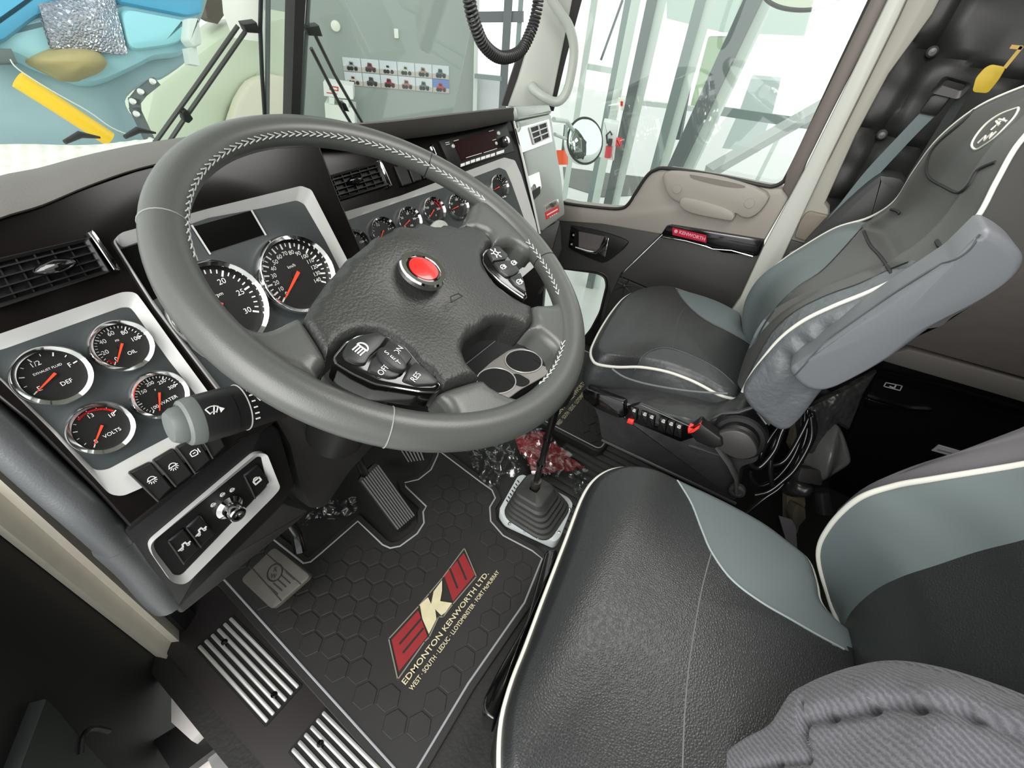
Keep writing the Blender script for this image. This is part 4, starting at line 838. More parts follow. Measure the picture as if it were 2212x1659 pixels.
# window glass and rubber
mb = MB(); wpx = [(1190, 260), (1196, 430), (1240, 442), (1345, 452), (1362, 440), (1398, 384), (1416, 370), (1445, 366), (1560, 384), (1650, 402), (1690, 408), (1730, 360), (1890, -20), (1880, -260), (1300, -260)]
mb.prism(PD1, PD1.T(wpx, -.03), -.034, -.031); mb.obj('window_pane', glass, door)
sealpx = [(1194, 430), (1212, 436), (1240, 442), (1310, 450), (1342, 450), (1358, 440), (1376, 412), (1396, 382), (1414, 368), (1445, 364), (1560, 382), (1650, 401), (1672, 402), (1690, 394), (1700, 380), (1730, 320), (1800, 170), (1885, -10)]
mb = MB(); mb.tube([PD1.w(*p, .0) for p in smooth(PD1.T(sealpx, 0), 4, False)], .0055, 8); mb.obj('window_seal', rubber, door)
mb = MB(); mb.prism(PD1, PD1.T([(1700, 372), (1735, 300), (1800, 165), (2040, -330), (2074, -330), (1900, 40), (1800, 235), (1742, 352), (1716, 420), (1706, 430), (1692, 408)], .0), -.03, .008, bev=.004); mb.obj('rear_frame', mat('door_frame_brown_grey', (96, 88, 82), .5), door)
# B pillar and cab side behind the door
DB = PL((DX - .02, 0, .7), (-1, 0, 0), (0, -1, 0))
mb = MB(); mb.prism(DB, DB.T([(1580, 668), (1600, 640), (1650, 530), (1706, 425), (1745, 352), (1900, 35), (2075, -330), (2108, -330), (1940, 40), (1790, 345), (1740, 452), (1690, 560), (1612, 690), (1596, 700), (1578, 690)]), -.05, .015, bev=.008); struct(mb.obj('trim_1', apil))
mb = MB(); mb.prism(DB.at(-.012), DB.T([(1790, 345), (1940, 40), (2108, -330), (2200, -330), (2015, 30), (1920, 160), (1850, 290), (1782, 440), (1790, 452), (1790, 520), (1735, 530), (1690, 515), (1660, 520), (1690, 480), (1740, 400)], -.012), -.05, 0, bev=.006); struct(mb.obj('trim_2', pillarm))
mb = MB(); mb.prism(DB.at(-.004), roundpoly(DB.T([(1728, 478), (1740, 460), (1750, 456), (1792, 466), (1770, 500), (1748, 522), (1716, 512)], -.004), .008), -.02, .004, bev=.003); struct(mb.obj('trim_3', mat('speaker_cover_taupe', (128, 120, 108), .6)))
mb = MB(); mb.prism(DB.at(-.006), DB.T([(1672, 520), (1700, 516), (1745, 528), (1740, 560), (1690, 620), (1640, 700), (1560, 780), (1600, 660)], -.006), -.04, 0, bev=.004); struct(mb.obj('trim_4', doorblack))
# tufted side wall behind (sleeper)
TW = PL((DX + .05, -.5, .9), (-1, 0, 0), (0, -1, 0))
rows = []
_q = [A(x, y, 'x', DX + .04) for x, y in ((1905, 292), (2014, 112))]; TB0 = Vector((_q[0].y, _q[0].z)); TE1 = Vector((_q[1].y - _q[0].y, _q[1].z - _q[0].z)); TE2 = Vector((-.21, -.04)); TDET = TE1.x * TE2.y - TE1.y * TE2.x
def tuft(y, z):
    w_ = Vector((y, z)) - TB0; a = (w_.x * TE2.y - w_.y * TE2.x) / TDET; b = (TE1.x * w_.y - TE1.y * w_.x) / TDET
    fa, fb = a - round(a), b - round(b); d = (TE1 * fa + TE2 * fb).length; l1, l2 = abs(fb) * TE2.length, abs(fa) * TE1.length
    return -.028 * math.exp(-(d / .03) ** 2) - .012 * math.exp(-(l1 / .008) ** 2) - .012 * math.exp(-(l2 / .008) ** 2) + .010 * math.cos(math.pi * fa) * math.cos(math.pi * fb)
for i in range(161):
    z = .0 + 1.68 * i / 160; rows.append([vec(DX + .03 - tuft(-.02 - 1.6 * k / 160, z), -.02 - 1.6 * k / 160, z) for k in range(161)])
mb = MB(); mb.grid(rows); struct(mb.obj('wall_right', tufted))
bt = bpy.data.objects
for (px, py) in ((1905, 292), (2014, 112), (2140, 10), (1790, 90), (2110, 330)):
    if px in (1790, 2110): continue
    p = A(px, py, 'x', DX + .04); mb = MB(); mb.lathe(PL(p, (-1, 0, 0)), 0, 0, [(.011, -.03), (.011, .0), (.007, .006), (0, .007)], 18); o = mb.obj('upholstery_button', mat('button_vinyl', (84, 84, 82), .35)); tag(o, {1905: 'dark upholstery button on the side wall just above the seat belt', 2014: 'dark upholstery button on the side wall halfway up beside the pillar', 2140: 'dark upholstery button highest on the side wall near the roof'}[px], 'button', 'upholstery buttons on the sleeper wall')
# back wall, roof, left side behind the door
mb = MB(); mb.box((.72, -1.62, .8), 1.7, .04, 1.8); struct(mb.obj('wall_back', tufted))
mb = MB(); mb.box((.72, -.35, 1.66), 1.7, 2.6, .04); struct(mb.obj('ceiling', pillarm))
mb = MB(); mb.box((-.13, -1.0, .8), .04, 1.2, 1.7); struct(mb.obj('wall_left', tufted))
# door hinge pillar flange (vertical)
mb = MB(); mb.prism(PL((0, 0, 0), (0, 0, 1), (1, 0, 0)), [(-.048, .705), (-.058, .716), (-.080, .698), (-.090, .72), (-.06, .775), (-.03, .74)], -.03, .80); struct(mb.obj('trim_5', flangem))
mb = MB(); mb.prism(PL((0, 0, 0), (0, 0, 1), (1, 0, 0)), [(-.03, .715), (-.045, .74), (-.03, .8), (.0, .8), (.0, .73)], 0, .80); struct(mb.obj('trim_6', blackp))
# firewall
mb = MB(); mb.box((.72, 1.02, .29), 1.66, .03, .78); struct(mb.obj('wall_front', blackp))
# windshield posts and pane: base line y 1.12, raked back
base = lambda px, py, y: A(px, py, 'y', y)
p1, p2 = A(628, 300, 'y', 1.12), A(640, -60, 'y', 1.02)
mb = MB(); mb.bar(p1, p1 + (p2 - p1) * 3.2, .024, .03, (0, 1, 0)); struct(mb.obj('trim_7', rubber))
WSH = PL(p1, (p2 - p1).cross(vec(1, 0, 0)), (1, 0, 0))
if WSH.n.y > 0: WSH = PL(WSH.o, -WSH.n, (1, 0, 0))
mb = MB(); mb.prism(WSH, [(-.75, -.15), (.62, -.15), (.60, .85), (-.75, .85)], .014, .017); struct(mb.obj('window_1', glass))
# A pillar (right) with grab handle
ap1 = [(1072, 238), (1100, 228), (1190, 240), (1200, 215), (1262, -40), (1175, -40), (1150, 40), (1120, 130)]
APL = PL(A(1130, 120, 'x', 1.38), (-.8, -.6, .0)); 
mb = MB(); mb.prism(APL, APL.T([(1096, 232), (1186, 236), (1196, 205), (1246, -40), (1312, -360), (1250, -360), (1172, -40), (1152, 40), (1136, 110), (1118, 170)]), -.05, 0, bev=.012); struct(mb.obj('trim_8', apil))
mb = MB(); mb.prism(APL.at(-.01), APL.T([(1084, 228), (1098, 230), (1120, 170), (1138, 108), (1130, 104), (1112, 140)], -.01), -.03, 0); struct(mb.obj('trim_9', rubber))
mb = MB(); mb.prism(APL.at(-.02), APL.T([(1183, 240), (1196, 240), (1222, 130), (1268, -40), (1345, -360), (1316, -360), (1244, -40), (1214, 80), (1190, 190)], -.02), -.03, 0); struct(mb.obj('trim_10', rubber))
hq = APL.at(.05); pts = [APL.P(1152, 186, -.01), hq.P(1150, 190, -.02), hq.P(1172, 208, .0), hq.P(1200, 220), hq.P(1220, 206), hq.P(1232, 170), hq.P(1240, 110), hq.P(1230, 60), hq.P(1208, 25), hq.P(1190, -5), hq.P(1180, -40)]
mb = MB(); mb.tube(smooth([tuple(p) for p in pts], 6, False), .013, 16); tag(mb.obj('grab_handle', mat('grab_handle_grey', (182, 186, 178), .35)), 'pale grey tubular grab handle on the windshield pillar', 'handle')
# ------------------------------------------------------------------ treads and sill
sx = lambda x, y, z=.012: A(x, y, 'z', z)
mb = MB(); ZP = PL((0, 0, 0), (0, 0, 1), (1, 0, 0))
mb.prism(ZP, [(-.075, .78), (.062, .78), (.062, -.6), (-.075, -.6)], -.05, .008, bev=.004); struct(mb.obj('trim_11', mat('sill_black_plastic', (44, 40, 40), .45)))
def tread(y0, y1, lab):
    t = thing('tread_plate', lab, 'tread plate', (0, (y0 + y1) / 2, .008), 'ribbed tread plates on the sill')
    m = MB(); m.prism(ZP, roundpoly([(-.038, y0), (.044, y0), (.044, y1), (-.038, y1)], .004), .008, .0105); m.obj('plate', blackp, t)
    for k in range(6): x = -.03 + k * .0134; m = MB(); m.prism(ZP, roundpoly([(x - .0035, y0 + .004), (x + .0035, y0 + .004), (x + .0035, y1 - .004), (x - .0035, y1 - .004)], .003), .0105, .014, bev=.001); m.obj('rib', alum, t)
    for yy in (y0 + .03, y1 - .04): m = MB(); m.lathe(ZP, .003, yy, [(.007, .012), (.006, .016), (.003, .0165), (.002, .0145), (0, .0145)], 16); m.obj('screw', blackgl, t)
tread(.43, .665, 'ribbed aluminium tread plate on the sill, nearest the dashboard')
tread(.10, .365, 'ribbed aluminium tread plate on the sill, beside the seat corner')
# outer step plates, seen below the sill
bodyp = mat('body_paint_light', (222, 216, 212), .35); ZS = PL((0, 0, -.04), (0, 0, 1), (1, 0, 0))
mb = MB(); mb.prism(ZS, ZS.T([(405, 1380), (520, 1500), (414, 1600), (370, 1560), (370, 1440)]), -.03, 0); struct(mb.obj('trim_12', bodyp))
mb = MB(); mb.prism(ZS.at(-.03), ZS.T([(540, 1470), (540, 1560), (380, 1680), (330, 1600)], -.03), -.03, 0); struct(mb.obj('trim_13', blackp))
ZS2 = ZS.at(-.10); mb = MB(); mb.prism(ZS2, ZS2.T([(380, 1590), (440, 1580), (500, 1700), (380, 1740)]), -.03, 0); struct(mb.obj('trim_14', bodyp))
ZS3 = ZS.at(-.05); mb = MB(); mb.prism(ZS3, ZS3.T([(500, 1520), (640, 1659), (680, 1760), (500, 1760), (430, 1600)]), -.04, 0, bev=.004); tag(mb.obj('outer_step', mat('step_metal_grey', (150, 150, 150), .4, .5)), 'grey metal outer step plate below the door sill', 'step')
# ------------------------------------------------------------------ open driver door
p1 = vec(-.10, .70, 0); p2 = A(412, 1600, 'z', .02); dn = vec(p2.x + .10, p2.y - .70, 0).normalized()
dd = vec(-.62, -.78, 0).normalized()
DD = PL((-.115, .69, 0), (0.0, 0, 0) if 0 else (.78, -.62, 0))
door2 = bpy.data.objects.new('door_2', None); COL.objects.link(door2); door2.location = (-.12, .69, 0); door2['_b'] = (-.12, .69, 0.0); struct(door2, 'open driver door with a black lower panel')
dp = [(0, 1104), (182, 1268), (340, 1400), (392, 1446), (414, 1510), (410, 1700), (-300, 1800), (-300, 850)]
mb = MB(); mb.prism(DD, smooth(DD.T(dp[:6]), 2, False) + DD.T(dp[6:]), -.05, 0, bev=.008); mb.obj('door_card', mat('door_card_black', (24, 24, 23), .6), door2)
mb = MB(); mb.tube([DD.w(*p, .004) for p in smooth(DD.T([(-60, 1050), (0, 1104), (182, 1268), (338, 1400), (390, 1446), (412, 1510), (408, 1700)]), 5, False)], .007, 8); mb.obj('door_seal', rubber, door2)
mb = MB(); mb.prism(DD, DD.T([(102, 1508), (110, 1512), (270, 1700), (30, 1700)], .02), 0, .02, bev=.004); mb.obj('storage_pocket', mat('pocket_grey_green', (44, 50, 47), .6), door2)
mb = MB(); mb.tube([DD.w(*p, .022) for p in smooth(DD.T([(200, 1590), (160, 1585), (140, 1605), (135, 1640)]), 5, False)], .004, 8); mb.obj('pocket_pull', blackp, door2)
# ------------------------------------------------------------------ floor mats
def fit_text(mb, pl, pa, pb, s, hfac, h, bold=0.0, mi=0):
    a, b = Vector(pa), Vector(pb); t = MB(); t.text(PL((0, 0, 0), (0, 0, 1), (1, 0, 0)), 0, 0, s, 1.0, bold=bold)
    xs = [v.x for v in t.v]; wd = max(xs) - min(xs); L = (b - a).length; an = math.atan2((b - a).y, (b - a).x); c = (a + b) / 2
    sz = hfac; mb.text(pl, c.x, c.y, s, sz, an, h, mi, sx=L / (wd * sz), bold=bold * sz)
Z = lambda z: PL((0, 0, z), (0, 0, 1), (1, 0, 0))
mz = .012
line_px = [(465, 1246), (485, 1253), (660, 1447), (740, 1535), (853, 1660), (876, 1690), (900, 1662), (1011, 1477), (1133, 1302), (1171, 1207), (1150, 1190), (1087, 1157), (1060, 1126), (1058, 1096), (1070, 1076), (1063, 1059), (1039, 1042), (958, 981), (948, 975), (945, 985), (931, 1015), (904, 1036), (874, 1043), (877, 1052), (921, 1094), (914, 1106), (916, 1130), (901, 1153), (864, 1180), (843, 1184), (827, 1177), (773, 1126), (695, 1194), (671, 1214), (656, 1217), (594, 1168), (573, 1148), (520, 1100), (430, 1200)]
ZM = Z(mz); lp = ccw(ZM.T(line_px)); outer = inset(lp, -.016)
mt = thing('floor_mat', 'black honeycomb rubber floor mat with a red and cream dealer logo, driver side', 'floor mat', (.3, .45, .004), 'rubber floor mats')
mb = MB(); mb.prism(Z(0), outer, .002, mz, bev=.002)
def hexes(mb, region, z, pitch, holes=(), x0=0, y0=0, ang=0.0, rad=.43, hh=.0022):
    xs = [p[0] for p in region]; ys = [p[1] for p in region]; r = pitch * rad / math.cos(math.pi / 6) ; j = 0; y = min(ys)
    while y < max(ys):
        x = min(xs) + (pitch / 2 if j % 2 else 0)
        while x < max(xs):
            hx = [(x + r * math.cos(math.pi / 6 + k * math.pi / 3) , y + r * math.sin(math.pi / 6 + k * math.pi / 3)) for k in range(6)]
            if all(inside(p, region) for p in hx) and not any(inside((x, y), q) or any(inside(p, q) for p in hx) for q in holes): mb.prism(Z(z), hx, -.0008, hh, bev=.0012)
            x += pitch
        y += pitch * .866; j += 1
logo_hole = ZM.T([(835, 1385), (860, 1490), (895, 1510), (1085, 1240), (1010, 1170)])
hexes(mb, inset(lp, .003), mz, .047, [logo_hole], rad=.455); mb.obj('mat_base', greyrub, mt, 14)
def edge_line(mb, pts, z, wd=.0045):
    P = [Vector((p[0], p[1], z)) for p in pts]; mb.tube(P, wd / 2, 6, True, flat=.5)
mb = MB(); edge_line(mb, lp, mz + .001); mb.obj('edge_line', matline, mt)
lred = mat('logo_red', (140, 30, 34), .55, var=.15, vscale=60); lcream = mat('logo_cream', (205, 196, 160), .6, var=.18, vscale=60)
c7 = lambda pts: ZM.T([(560 + x / 2.968, 1100 + y / 2.968) for x, y in pts], .002)
mb = MB(); mb.stroke(ZM, c7([(830, 832), (888, 1092), (1060, 850), (1090, 820), (1150, 690), (1180, 690), (1240, 610), (1392, 432), (1315, 250), (1175, 440), (1090, 540), (1022, 622)]), .0028, .0022, closed=True); mb.obj('logo_outline', mat('logo_outline_grey', (120, 120, 108), .6), mt, 0)
for q in ([(848, 838), (1020, 648), (1078, 815), (895, 1042)], [(1186, 425), (1312, 282), (1382, 420), (1242, 592)]): mb = MB(); mb.prism(ZM, c7(q), 0, .0024); mb.obj('logo_red_letter', lred, mt, 0)
for q in ([(902, 862), (1038, 704)], [(924, 918), (1050, 766)], [(1222, 384), (1270, 505)], [(1272, 326), (1326, 450)]): mb = MB(); mb.stroke(ZM, c7(q), .0045, .0026, thick=.0003); mb.obj('logo_slit', greyrub, mt, 0)
mb = MB(); mb.prism(ZM, c7([(1030, 612), (1082, 565), (1102, 608), (1118, 528), (1172, 456), (1172, 520), (1160, 590), (1236, 602), (1196, 660), (1168, 680), (1128, 640), (1136, 705), (1088, 800), (1045, 700)]), 0, .0028); mb.obj('logo_cream_letter', lcream, mt, 0)
mb = MB(); s_, e_ = c7([(925, 1118), (1462, 408)]); fit_text(mb, ZM, s_, e_, 'EDMONTON KENWORTH LTD.', .0165, .002, .012)
s_, e_ = c7([(970, 1158), (1532, 398)]); fit_text(mb, ZM, s_, e_, 'WEST \u00b7 SOUTH \u00b7 LEDUC \u00b7 LLOYDMINSTER \u00b7 FORT McMURRAY', .0135, .002, .012); mb.obj('logo_lettering', lcream, mt, 0)
# passenger mat
mt2 = thing('floor_mat', 'black honeycomb rubber floor mat in front of the passenger seat', 'floor mat', (1.2, .5, .004), 'rubber floor mats')
q = [(.955, .19), (1.42, .19), (1.42, .80), (.955, .80)]
mb = MB(); mb.prism(Z(0), roundpoly(q, .03), .002, .035, bev=.004)
tx0, tx1 = Z(.035).l(1200, 932), Z(.035).l(1256, 826)
hexes(mb, roundpoly([(.97, .205), (1.4, .205), (1.4, tx0[1] - .012), (.97, tx0[1] - .012)], .02), .035, .047, rad=.455); mb.obj('mat_base', greyrub, mt2, 14)
mb = MB(); edge_line(mb, roundpoly([(.966, .20), (1.41, .20), (1.41, .79), (.966, .79)], .02), .036); mb.obj('edge_line', matline, mt2)
mb = MB(); y_ = tx0[1]; fit_text(mb, Z(.035), (.975, y_ + .008), (1.29, y_ + .008), 'WEST \u00b7 SOUTH \u00b7 LEDUC \u00b7 LLOYDMINSTER \u00b7 FORT McMURRAY', .019, .001, .012); fit_text(mb, Z(.035), (.975, y_ + .034), (1.29, y_ + .034), 'EDMONTON KENWORTH LTD.', .022, .001, .012); mb.obj('logo_lettering', lcream, mt2, 0)
# ribbed floor between the seats
mb = MB()
for k in range(15): mb.box((.68 + .026 * k, .08, .004), .013, .44, .008)
mb.box((.86, .08, .001), .40, .46, .002)
tag(mb.obj('floor_liner', mat('liner_black', (66, 66, 65), .5)), 'black ribbed floor liner between the two seats', 'floor liner')
# ------------------------------------------------------------------ gear lever
c0 = A(1160, 1104, 'z', .03); gl_ = thing('gear_lever', 'black gear lever with a square bellows boot on a white plate', 'gear lever', (c0.x, c0.y, 0))
ppx = [(1077, 1103), (1118, 1030), (1130, 1026), (1228, 1076), (1238, 1090), (1210, 1162), (1198, 1173), (1090, 1124)]
mb = MB(); mb.prism(Z(.03), roundpoly(Z(.03).T(ppx), .012), -.028, .004, bev=.002); mb.obj('base_plate', mat('boot_plate_white', (196, 204, 204), .4, var=.12, vscale=30), gl_)
sq = lambda s, z, cx, cy: [vec(cx + a * s, cy + b * s, z) for a, b in roundpoly([(-1, -1), (1, -1), (1, 1), (-1, 1)], .55, 6)]
top = A(1155, 1056, 'z', .115); rows = []
qp = Z(.034).T(ppx); cx, cy = c0.x, c0.y; hs = .074
prof = [(0, 1.0), (.06, 1.0), (.10, .93), (.22, .93), (.26, .85), (.38, .85), (.42, .77), (.54, .77), (.58, .69), (.72, .69), (.78, .62), (.95, .58), (1.0, .52)]
for t, s_ in prof:
    rows.append(sq(hs * s_, .034 + (.115 - .034) * t, cx * (1 - t) + top.x * t, cy * (1 - t) + top.y * t))
rows.append(sq(.012, .118, top.x, top.y)); mb = MB(); mb.grid(rows, closed_u=True); mb.obj('boot', mat('boot_rubber', (54, 54, 52), .55, var=.12, vscale=20), gl_, 30)
r1 = A(1157, 1046, 'z', .12); r2 = A(1206, 862, 'z', .50); dl = (r2 - r1)
mb = MB(); mb.tube([r1, r1 + dl * .5, r2], .0085, 14); mb.obj('lever_rod', mat('rod_black_gloss', (14, 14, 14), .15, coat=.5), gl_)
mb = MB(); mb.tube([r1 - vec(0, 0, .012), r1 + dl * .06], .013, 14); mb.obj('rod_collar', mat('collar_dark_steel', (90, 88, 84), .35, .7), gl_)
for t in (.28, .6): mb = MB(); mb.tube([r1 + dl * t, r1 + dl * (t + .025)], .0115, 14); mb.obj('rod_clip', blackgl, gl_)
mb = MB(); mb.lathe(PL(r2, dl), 0, 0, [(.012, -.02), (.022, 0), (.026, .03), (.02, .055), (0, .065)], 20); mb.obj('gear_knob', blackp, gl_)
for x, y in ((1100, 1132), (1162, 1162), (1207, 1150), (1230, 1100)):
    p = A(x, y, 'z', .034); mb = MB(); mb.lathe(Z(.034), p.x, p.y, [(.004, 0), (.0035, .003), (0, .004)], 12); mb.obj('screw', chrome, gl_)
mb = MB(); pq = Z(.0345); mb.text(pq, *pq.l(1137, 1147), 'non', .012, -.6, 0); mb.obj('plate_print', mat('print_blue', (70, 130, 180), .5), gl_, 0)
mb = MB(); [mb.stroke(pq, pq.T([(1094 + 4 * k, 1080 - 7 * k), (1097 + 4 * k, 1084 - 7 * k)]), .003, .0) for k in range(7)]; mb.obj('plate_print', blackp, gl_, 0)
# ------------------------------------------------------------------ pedals
def pedal(name, lab, cpx, z0, z1, quad, ribs, arm=None, matp=blackp):
    """quad: px corners top-left, top-right, bottom-right, bottom-left; the pad runs from z1 (top) to z0 (bottom)"""
    tl, tr = A(*quad[0], 'z', z1), A(*quad[1], 'z', z1); br, bl = A(*quad[2], 'z', z0), A(*quad[3], 'z', z0)
    c = (tl + tr + br + bl) / 4; n = (tr - tl).cross(tl - bl).normalized(); n = -n if n.z < 0 else n; pl = PL(c, n, tr - tl)
    t = thing(name, lab, 'pedal', tuple(c)); L = [(p - c).dot(pl.u) for p in (tl, tr, br, bl)], [(p - c).dot(pl.v) for p in (tl, tr, br, bl)]; poly = list(zip(*L))
    m = MB(); m.prism(pl, roundpoly(poly, .012), -.012, .0, bev=.003); m.obj('pad', matp, t)
    a, b, c2, d = [Vector(p) for p in poly]
    for k in range(ribs):
        s_ = (k + .7) / (ribs + .4); p = a.lerp(b, s_).lerp(d.lerp(c2, s_), .06); q = a.lerp(b, s_).lerp(d.lerp(c2, s_), .94); m = MB(); m.stroke(pl, [tuple(p), tuple(q)], .0035, .001, thick=.002); m.obj('rib', mat('rib_worn_grey', (120, 120, 118), .4, .3), t)
    if arm: m = MB(); m.tube([pl.w(0, (Vector(poly[0]) * .5 + Vector(poly[1]) * .5).y - .01, -.014)] + [A(x, y, 'z', z) for x, y, z in arm], .011, 10); m.obj('pedal_arm', blackgl, t)
    return t, pl
pedal('brake_pedal', 'large black pedal with long pale ribs, beside the column', None, .03, .15, [(772, 1035), (812, 996), (905, 1118), (860, 1152)], 9, [(760, 960, .3)])
pedal('accelerator_pedal', 'small ribbed black pedal half hidden under the wheel rim', None, .05, .12, [(850, 955), (905, 950), (920, 992), (880, 1000)], 6)
ct, pl = pedal('clutch_pedal', 'worn grey rubber clutch pedal with a round moulded emblem', None, .09, .13, [(592, 1180), (672, 1244), (587, 1318), (518, 1252)], 0, matp=mat('pedal_rubber_worn', (72, 70, 64), .65, var=.3, vscale=40))
mb = MB(); a, b = pl.l(594, 1237); cr = [(a + .017 * math.cos(t / 20 * math.pi), b + .017 * math.sin(t / 20 * math.pi)) for t in range(40)]; mb.stroke(pl, cr, .0025, .0012, closed=True)
mb.text(pl, a - .003, b + .005, 'K', .013, .5, .0012, bold=.0002); mb.text(pl, a + .003, b - .007, 'W', .013, .5, .0012, bold=.0002)
for k in range(5): x, y = 604 + k * 9, 1286 - k * 8; mb.stroke(pl, pl.T([(x - 22, y - 18), (x - 4, y - 2)]), .002, .0012)
mb.stroke(pl, pl.T([(545, 1228), (608, 1298)]), .0015, .001); mb.stroke(pl, pl.T([(574, 1195), (650, 1262)]), .0015, .001)
mb.obj('moulded_emblem', mat('emblem_rubber_dark', (36, 35, 32), .6), ct, 0)
mb = MB(); mb.tube([A(648, 1192, 'z', .13), A(640, 1150, 'z', .17), A(605, 1100, 'z', .28), A(560, 1020, 'z', .40)], .013, 12, flat=.6); mb.obj('pedal_arm', blackgl, ct)
# ------------------------------------------------------------------ loose things on the floor
filmm = glassmat('clear_film', (.9, .94, .92), .13); filmm.node_tree.nodes['Glossy BSDF'].inputs['Roughness'].default_value = .16
def crumple(px, z, nx=26, ny=20, amp=.012, seed=1, sc=22):
    """crumpled sheet over a four-corner patch of the floor"""
    c = [A(x, y, 'z', z) for x, y in px]; rows = []
    for i in range(ny + 1):
        t = i / ny; row = []
        for k in range(nx + 1):
            s_ = k / nx; p = (c[0].lerp(c[1], s_)).lerp(c[3].lerp(c[2], s_), t); n = noise.noise(p * sc + Vector((seed, 0, 0))) + .5 * noise.noise(p * sc * 2.3 + Vector((0, seed, 0)))
            row.append(p + vec(noise.noise(p * sc * .8) * amp * .6, 0, abs(n) * amp))
        rows.append(row)
    m = MB(); m.grid(rows); return m
tag(crumple([(1112, 950), (1165, 930), (1262, 1014), (1150, 1026)], .03, 60, 46, .022, 3, 26).obj('red_cloth', mat('red_cloth', (128, 42, 46), .5, var=.35, vscale=40), None, 25), 'crumpled red cloth under clear plastic behind the gear lever', 'cloth')
tag(crumple([(1000, 985), (1105, 945), (1128, 1018), (1060, 1060)], .035, 40, 34, .03, 9, 16).obj('plastic_wrap', filmm, None, 20), 'crumpled clear plastic wrap left of the gear lever boot', 'plastic wrap', 'clear protective film on the floor')
tag(crumple([(1108, 940), (1170, 925), (1285, 1030), (1150, 1035)], .055, 40, 34, .02, 12, 18).obj('plastic_wrap', filmm, None, 20), 'clear plastic wrap over the red cloth', 'plastic wrap', 'clear protective film on the floor')
tag(crumple([(700, 1080), (780, 1075), (770, 1112), (640, 1140)], .03, 34, 24, .025, 5, 20).obj('plastic_wrap', filmm, None, 20), 'shiny clear plastic wrap between the column and the brake pedal', 'plastic wrap', 'clear protective film on the floor')
tag(crumple([(1236, 1005), (1262, 1020), (1280, 1080), (1240, 1090)], .03, 20, 26, .03, 7, 30).obj('plastic_wrap', filmm, None, 20), 'narrow strip of clear plastic wrap right of the boot plate', 'plastic wrap', 'clear protective film on the floor')
# seat side tray (black gloss) at the front of the driver seat
p_ = [(1178, 1188), (1206, 1186), (1196, 1230), (1130, 1380), (1098, 1470), (1070, 1560), (1046, 1540), (1044, 1510), (1080, 1440), (1120, 1370), (1140, 1330)]
mb = MB(); mb.prism(Z(.16), roundpoly(Z(.16).T(p_), .01), -.09, 0, bev=.004); mb.obj('seat_front_tray', blackgl, seat)
# ------------------------------------------------------------------ cup holder console
CZ = .43; CP = Z(CZ); con = thing('cup_holder_console', 'grey double cup holder console seen through the wheel', 'console', tuple(CP.P(1120, 800)))
cpx = [(1034, 806), (1060, 782), (1100, 755), (1130, 750), (1197, 781), (1202, 790), (1186, 806), (1124, 840), (1100, 858), (1060, 866), (1036, 850)]
cups = [(1131, 781, .044), (1072, 823, .044)]
out = roundpoly(CP.T(cpx), .012); mb = MB(); N = 64
cc = [CP.l(x, y) for x, y, r in cups]
# top plate made as a grid with round openings left out
xs = [p[0] for p in out]; ys = [p[1] for p in out]; n = 110; x0, x1, y0, y1 = min(xs), max(xs), min(ys), max(ys)
mb.prism(CP, out, -.02, -.004, bev=.003); 
tp = MB(); tp.prism(CP, out, -.003, .0, bev=.002)
consm = mat('console_grey', (150, 146, 142), .35)
mb.obj('console_body', blackp, con); tp.obj('console_top', consm, con)
for (x, y, r), (a, b) in zip(cups, cc):
    mb = MB(); mb.lathe(CP, a, b, [(r, -.0), (r, .0016), (r * .95, .0016)], 40); mb.lathe(CP, a, b, [(r * .96, .0009), (r * .0, .0009)], 40); o = mb.obj('cup_well', mat('well_black', (7, 7, 7), .6), con)
    mb = MB(); mb.tube([CP.w(a + r * math.cos(t * math.pi / 24), b + r * math.sin(t * math.pi / 24), .0022) for t in range(48)], .0014, 6, True); mb.obj('cup_rim', silver, con)
    mb = MB(); mb.prism(CP, roundpoly([(a + .015, b - .058), (a + .048, b - .066), (a + .052, b - .02), (a + .02, b - .012)], .015), .0002, .0022); mb.obj('handle_slot', MATS['well_black'], con)
mb = MB(); fr = ccw(out); mb.prism(CP, inset(out, .004), -.12, -.02); mb.obj('console_skirt', blackp, con)
GP = tilt(tuple(A(1165, 760, 'y', .62)), 30, 15)
mb = MB(); mb.prism(GP, smooth(GP.T([(1130, 728), (1145, 728), (1198, 768), (1200, 780), (1188, 776), (1150, 756), (1136, 742)]), 3), -.01, .0); gr = mb.obj('side_grille', mat('grille_pale', (200, 210, 200), .4), con)
mb = MB()
for k in range(6): mb.stroke(GP, GP.T([(1140 + k * 4, 731 - k * 1.5), (1192 + k * 3, 766 - k * 5)], .002), .0018, .003)
mb.obj('grille_slots', blackgl, gr, 0)
# tan strap and yellow tag seen through the wheel
tag(MB().bar(A(1151, 570, 'y', .62), A(1144, 625, 'y', .62), .012, .004, (0, 1, 0)).obj('tan_strap', mat('strap_tan', (176, 148, 118), .6)), 'tan strap hanging below the dash beside the wheel pod', 'strap')
q = tilt(tuple(A(1145, 628, 'y', .56)), 10, 0); tag(MB().prism(q, roundpoly(q.T([(1136, 615), (1149, 620), (1150, 627), (1141, 642), (1138, 640)]), .002), -.002, .002).obj('yellow_tag', mat('tag_yellow', (232, 178, 40), .5)), 'small yellow tag at the tip of the right wheel pod', 'tag')
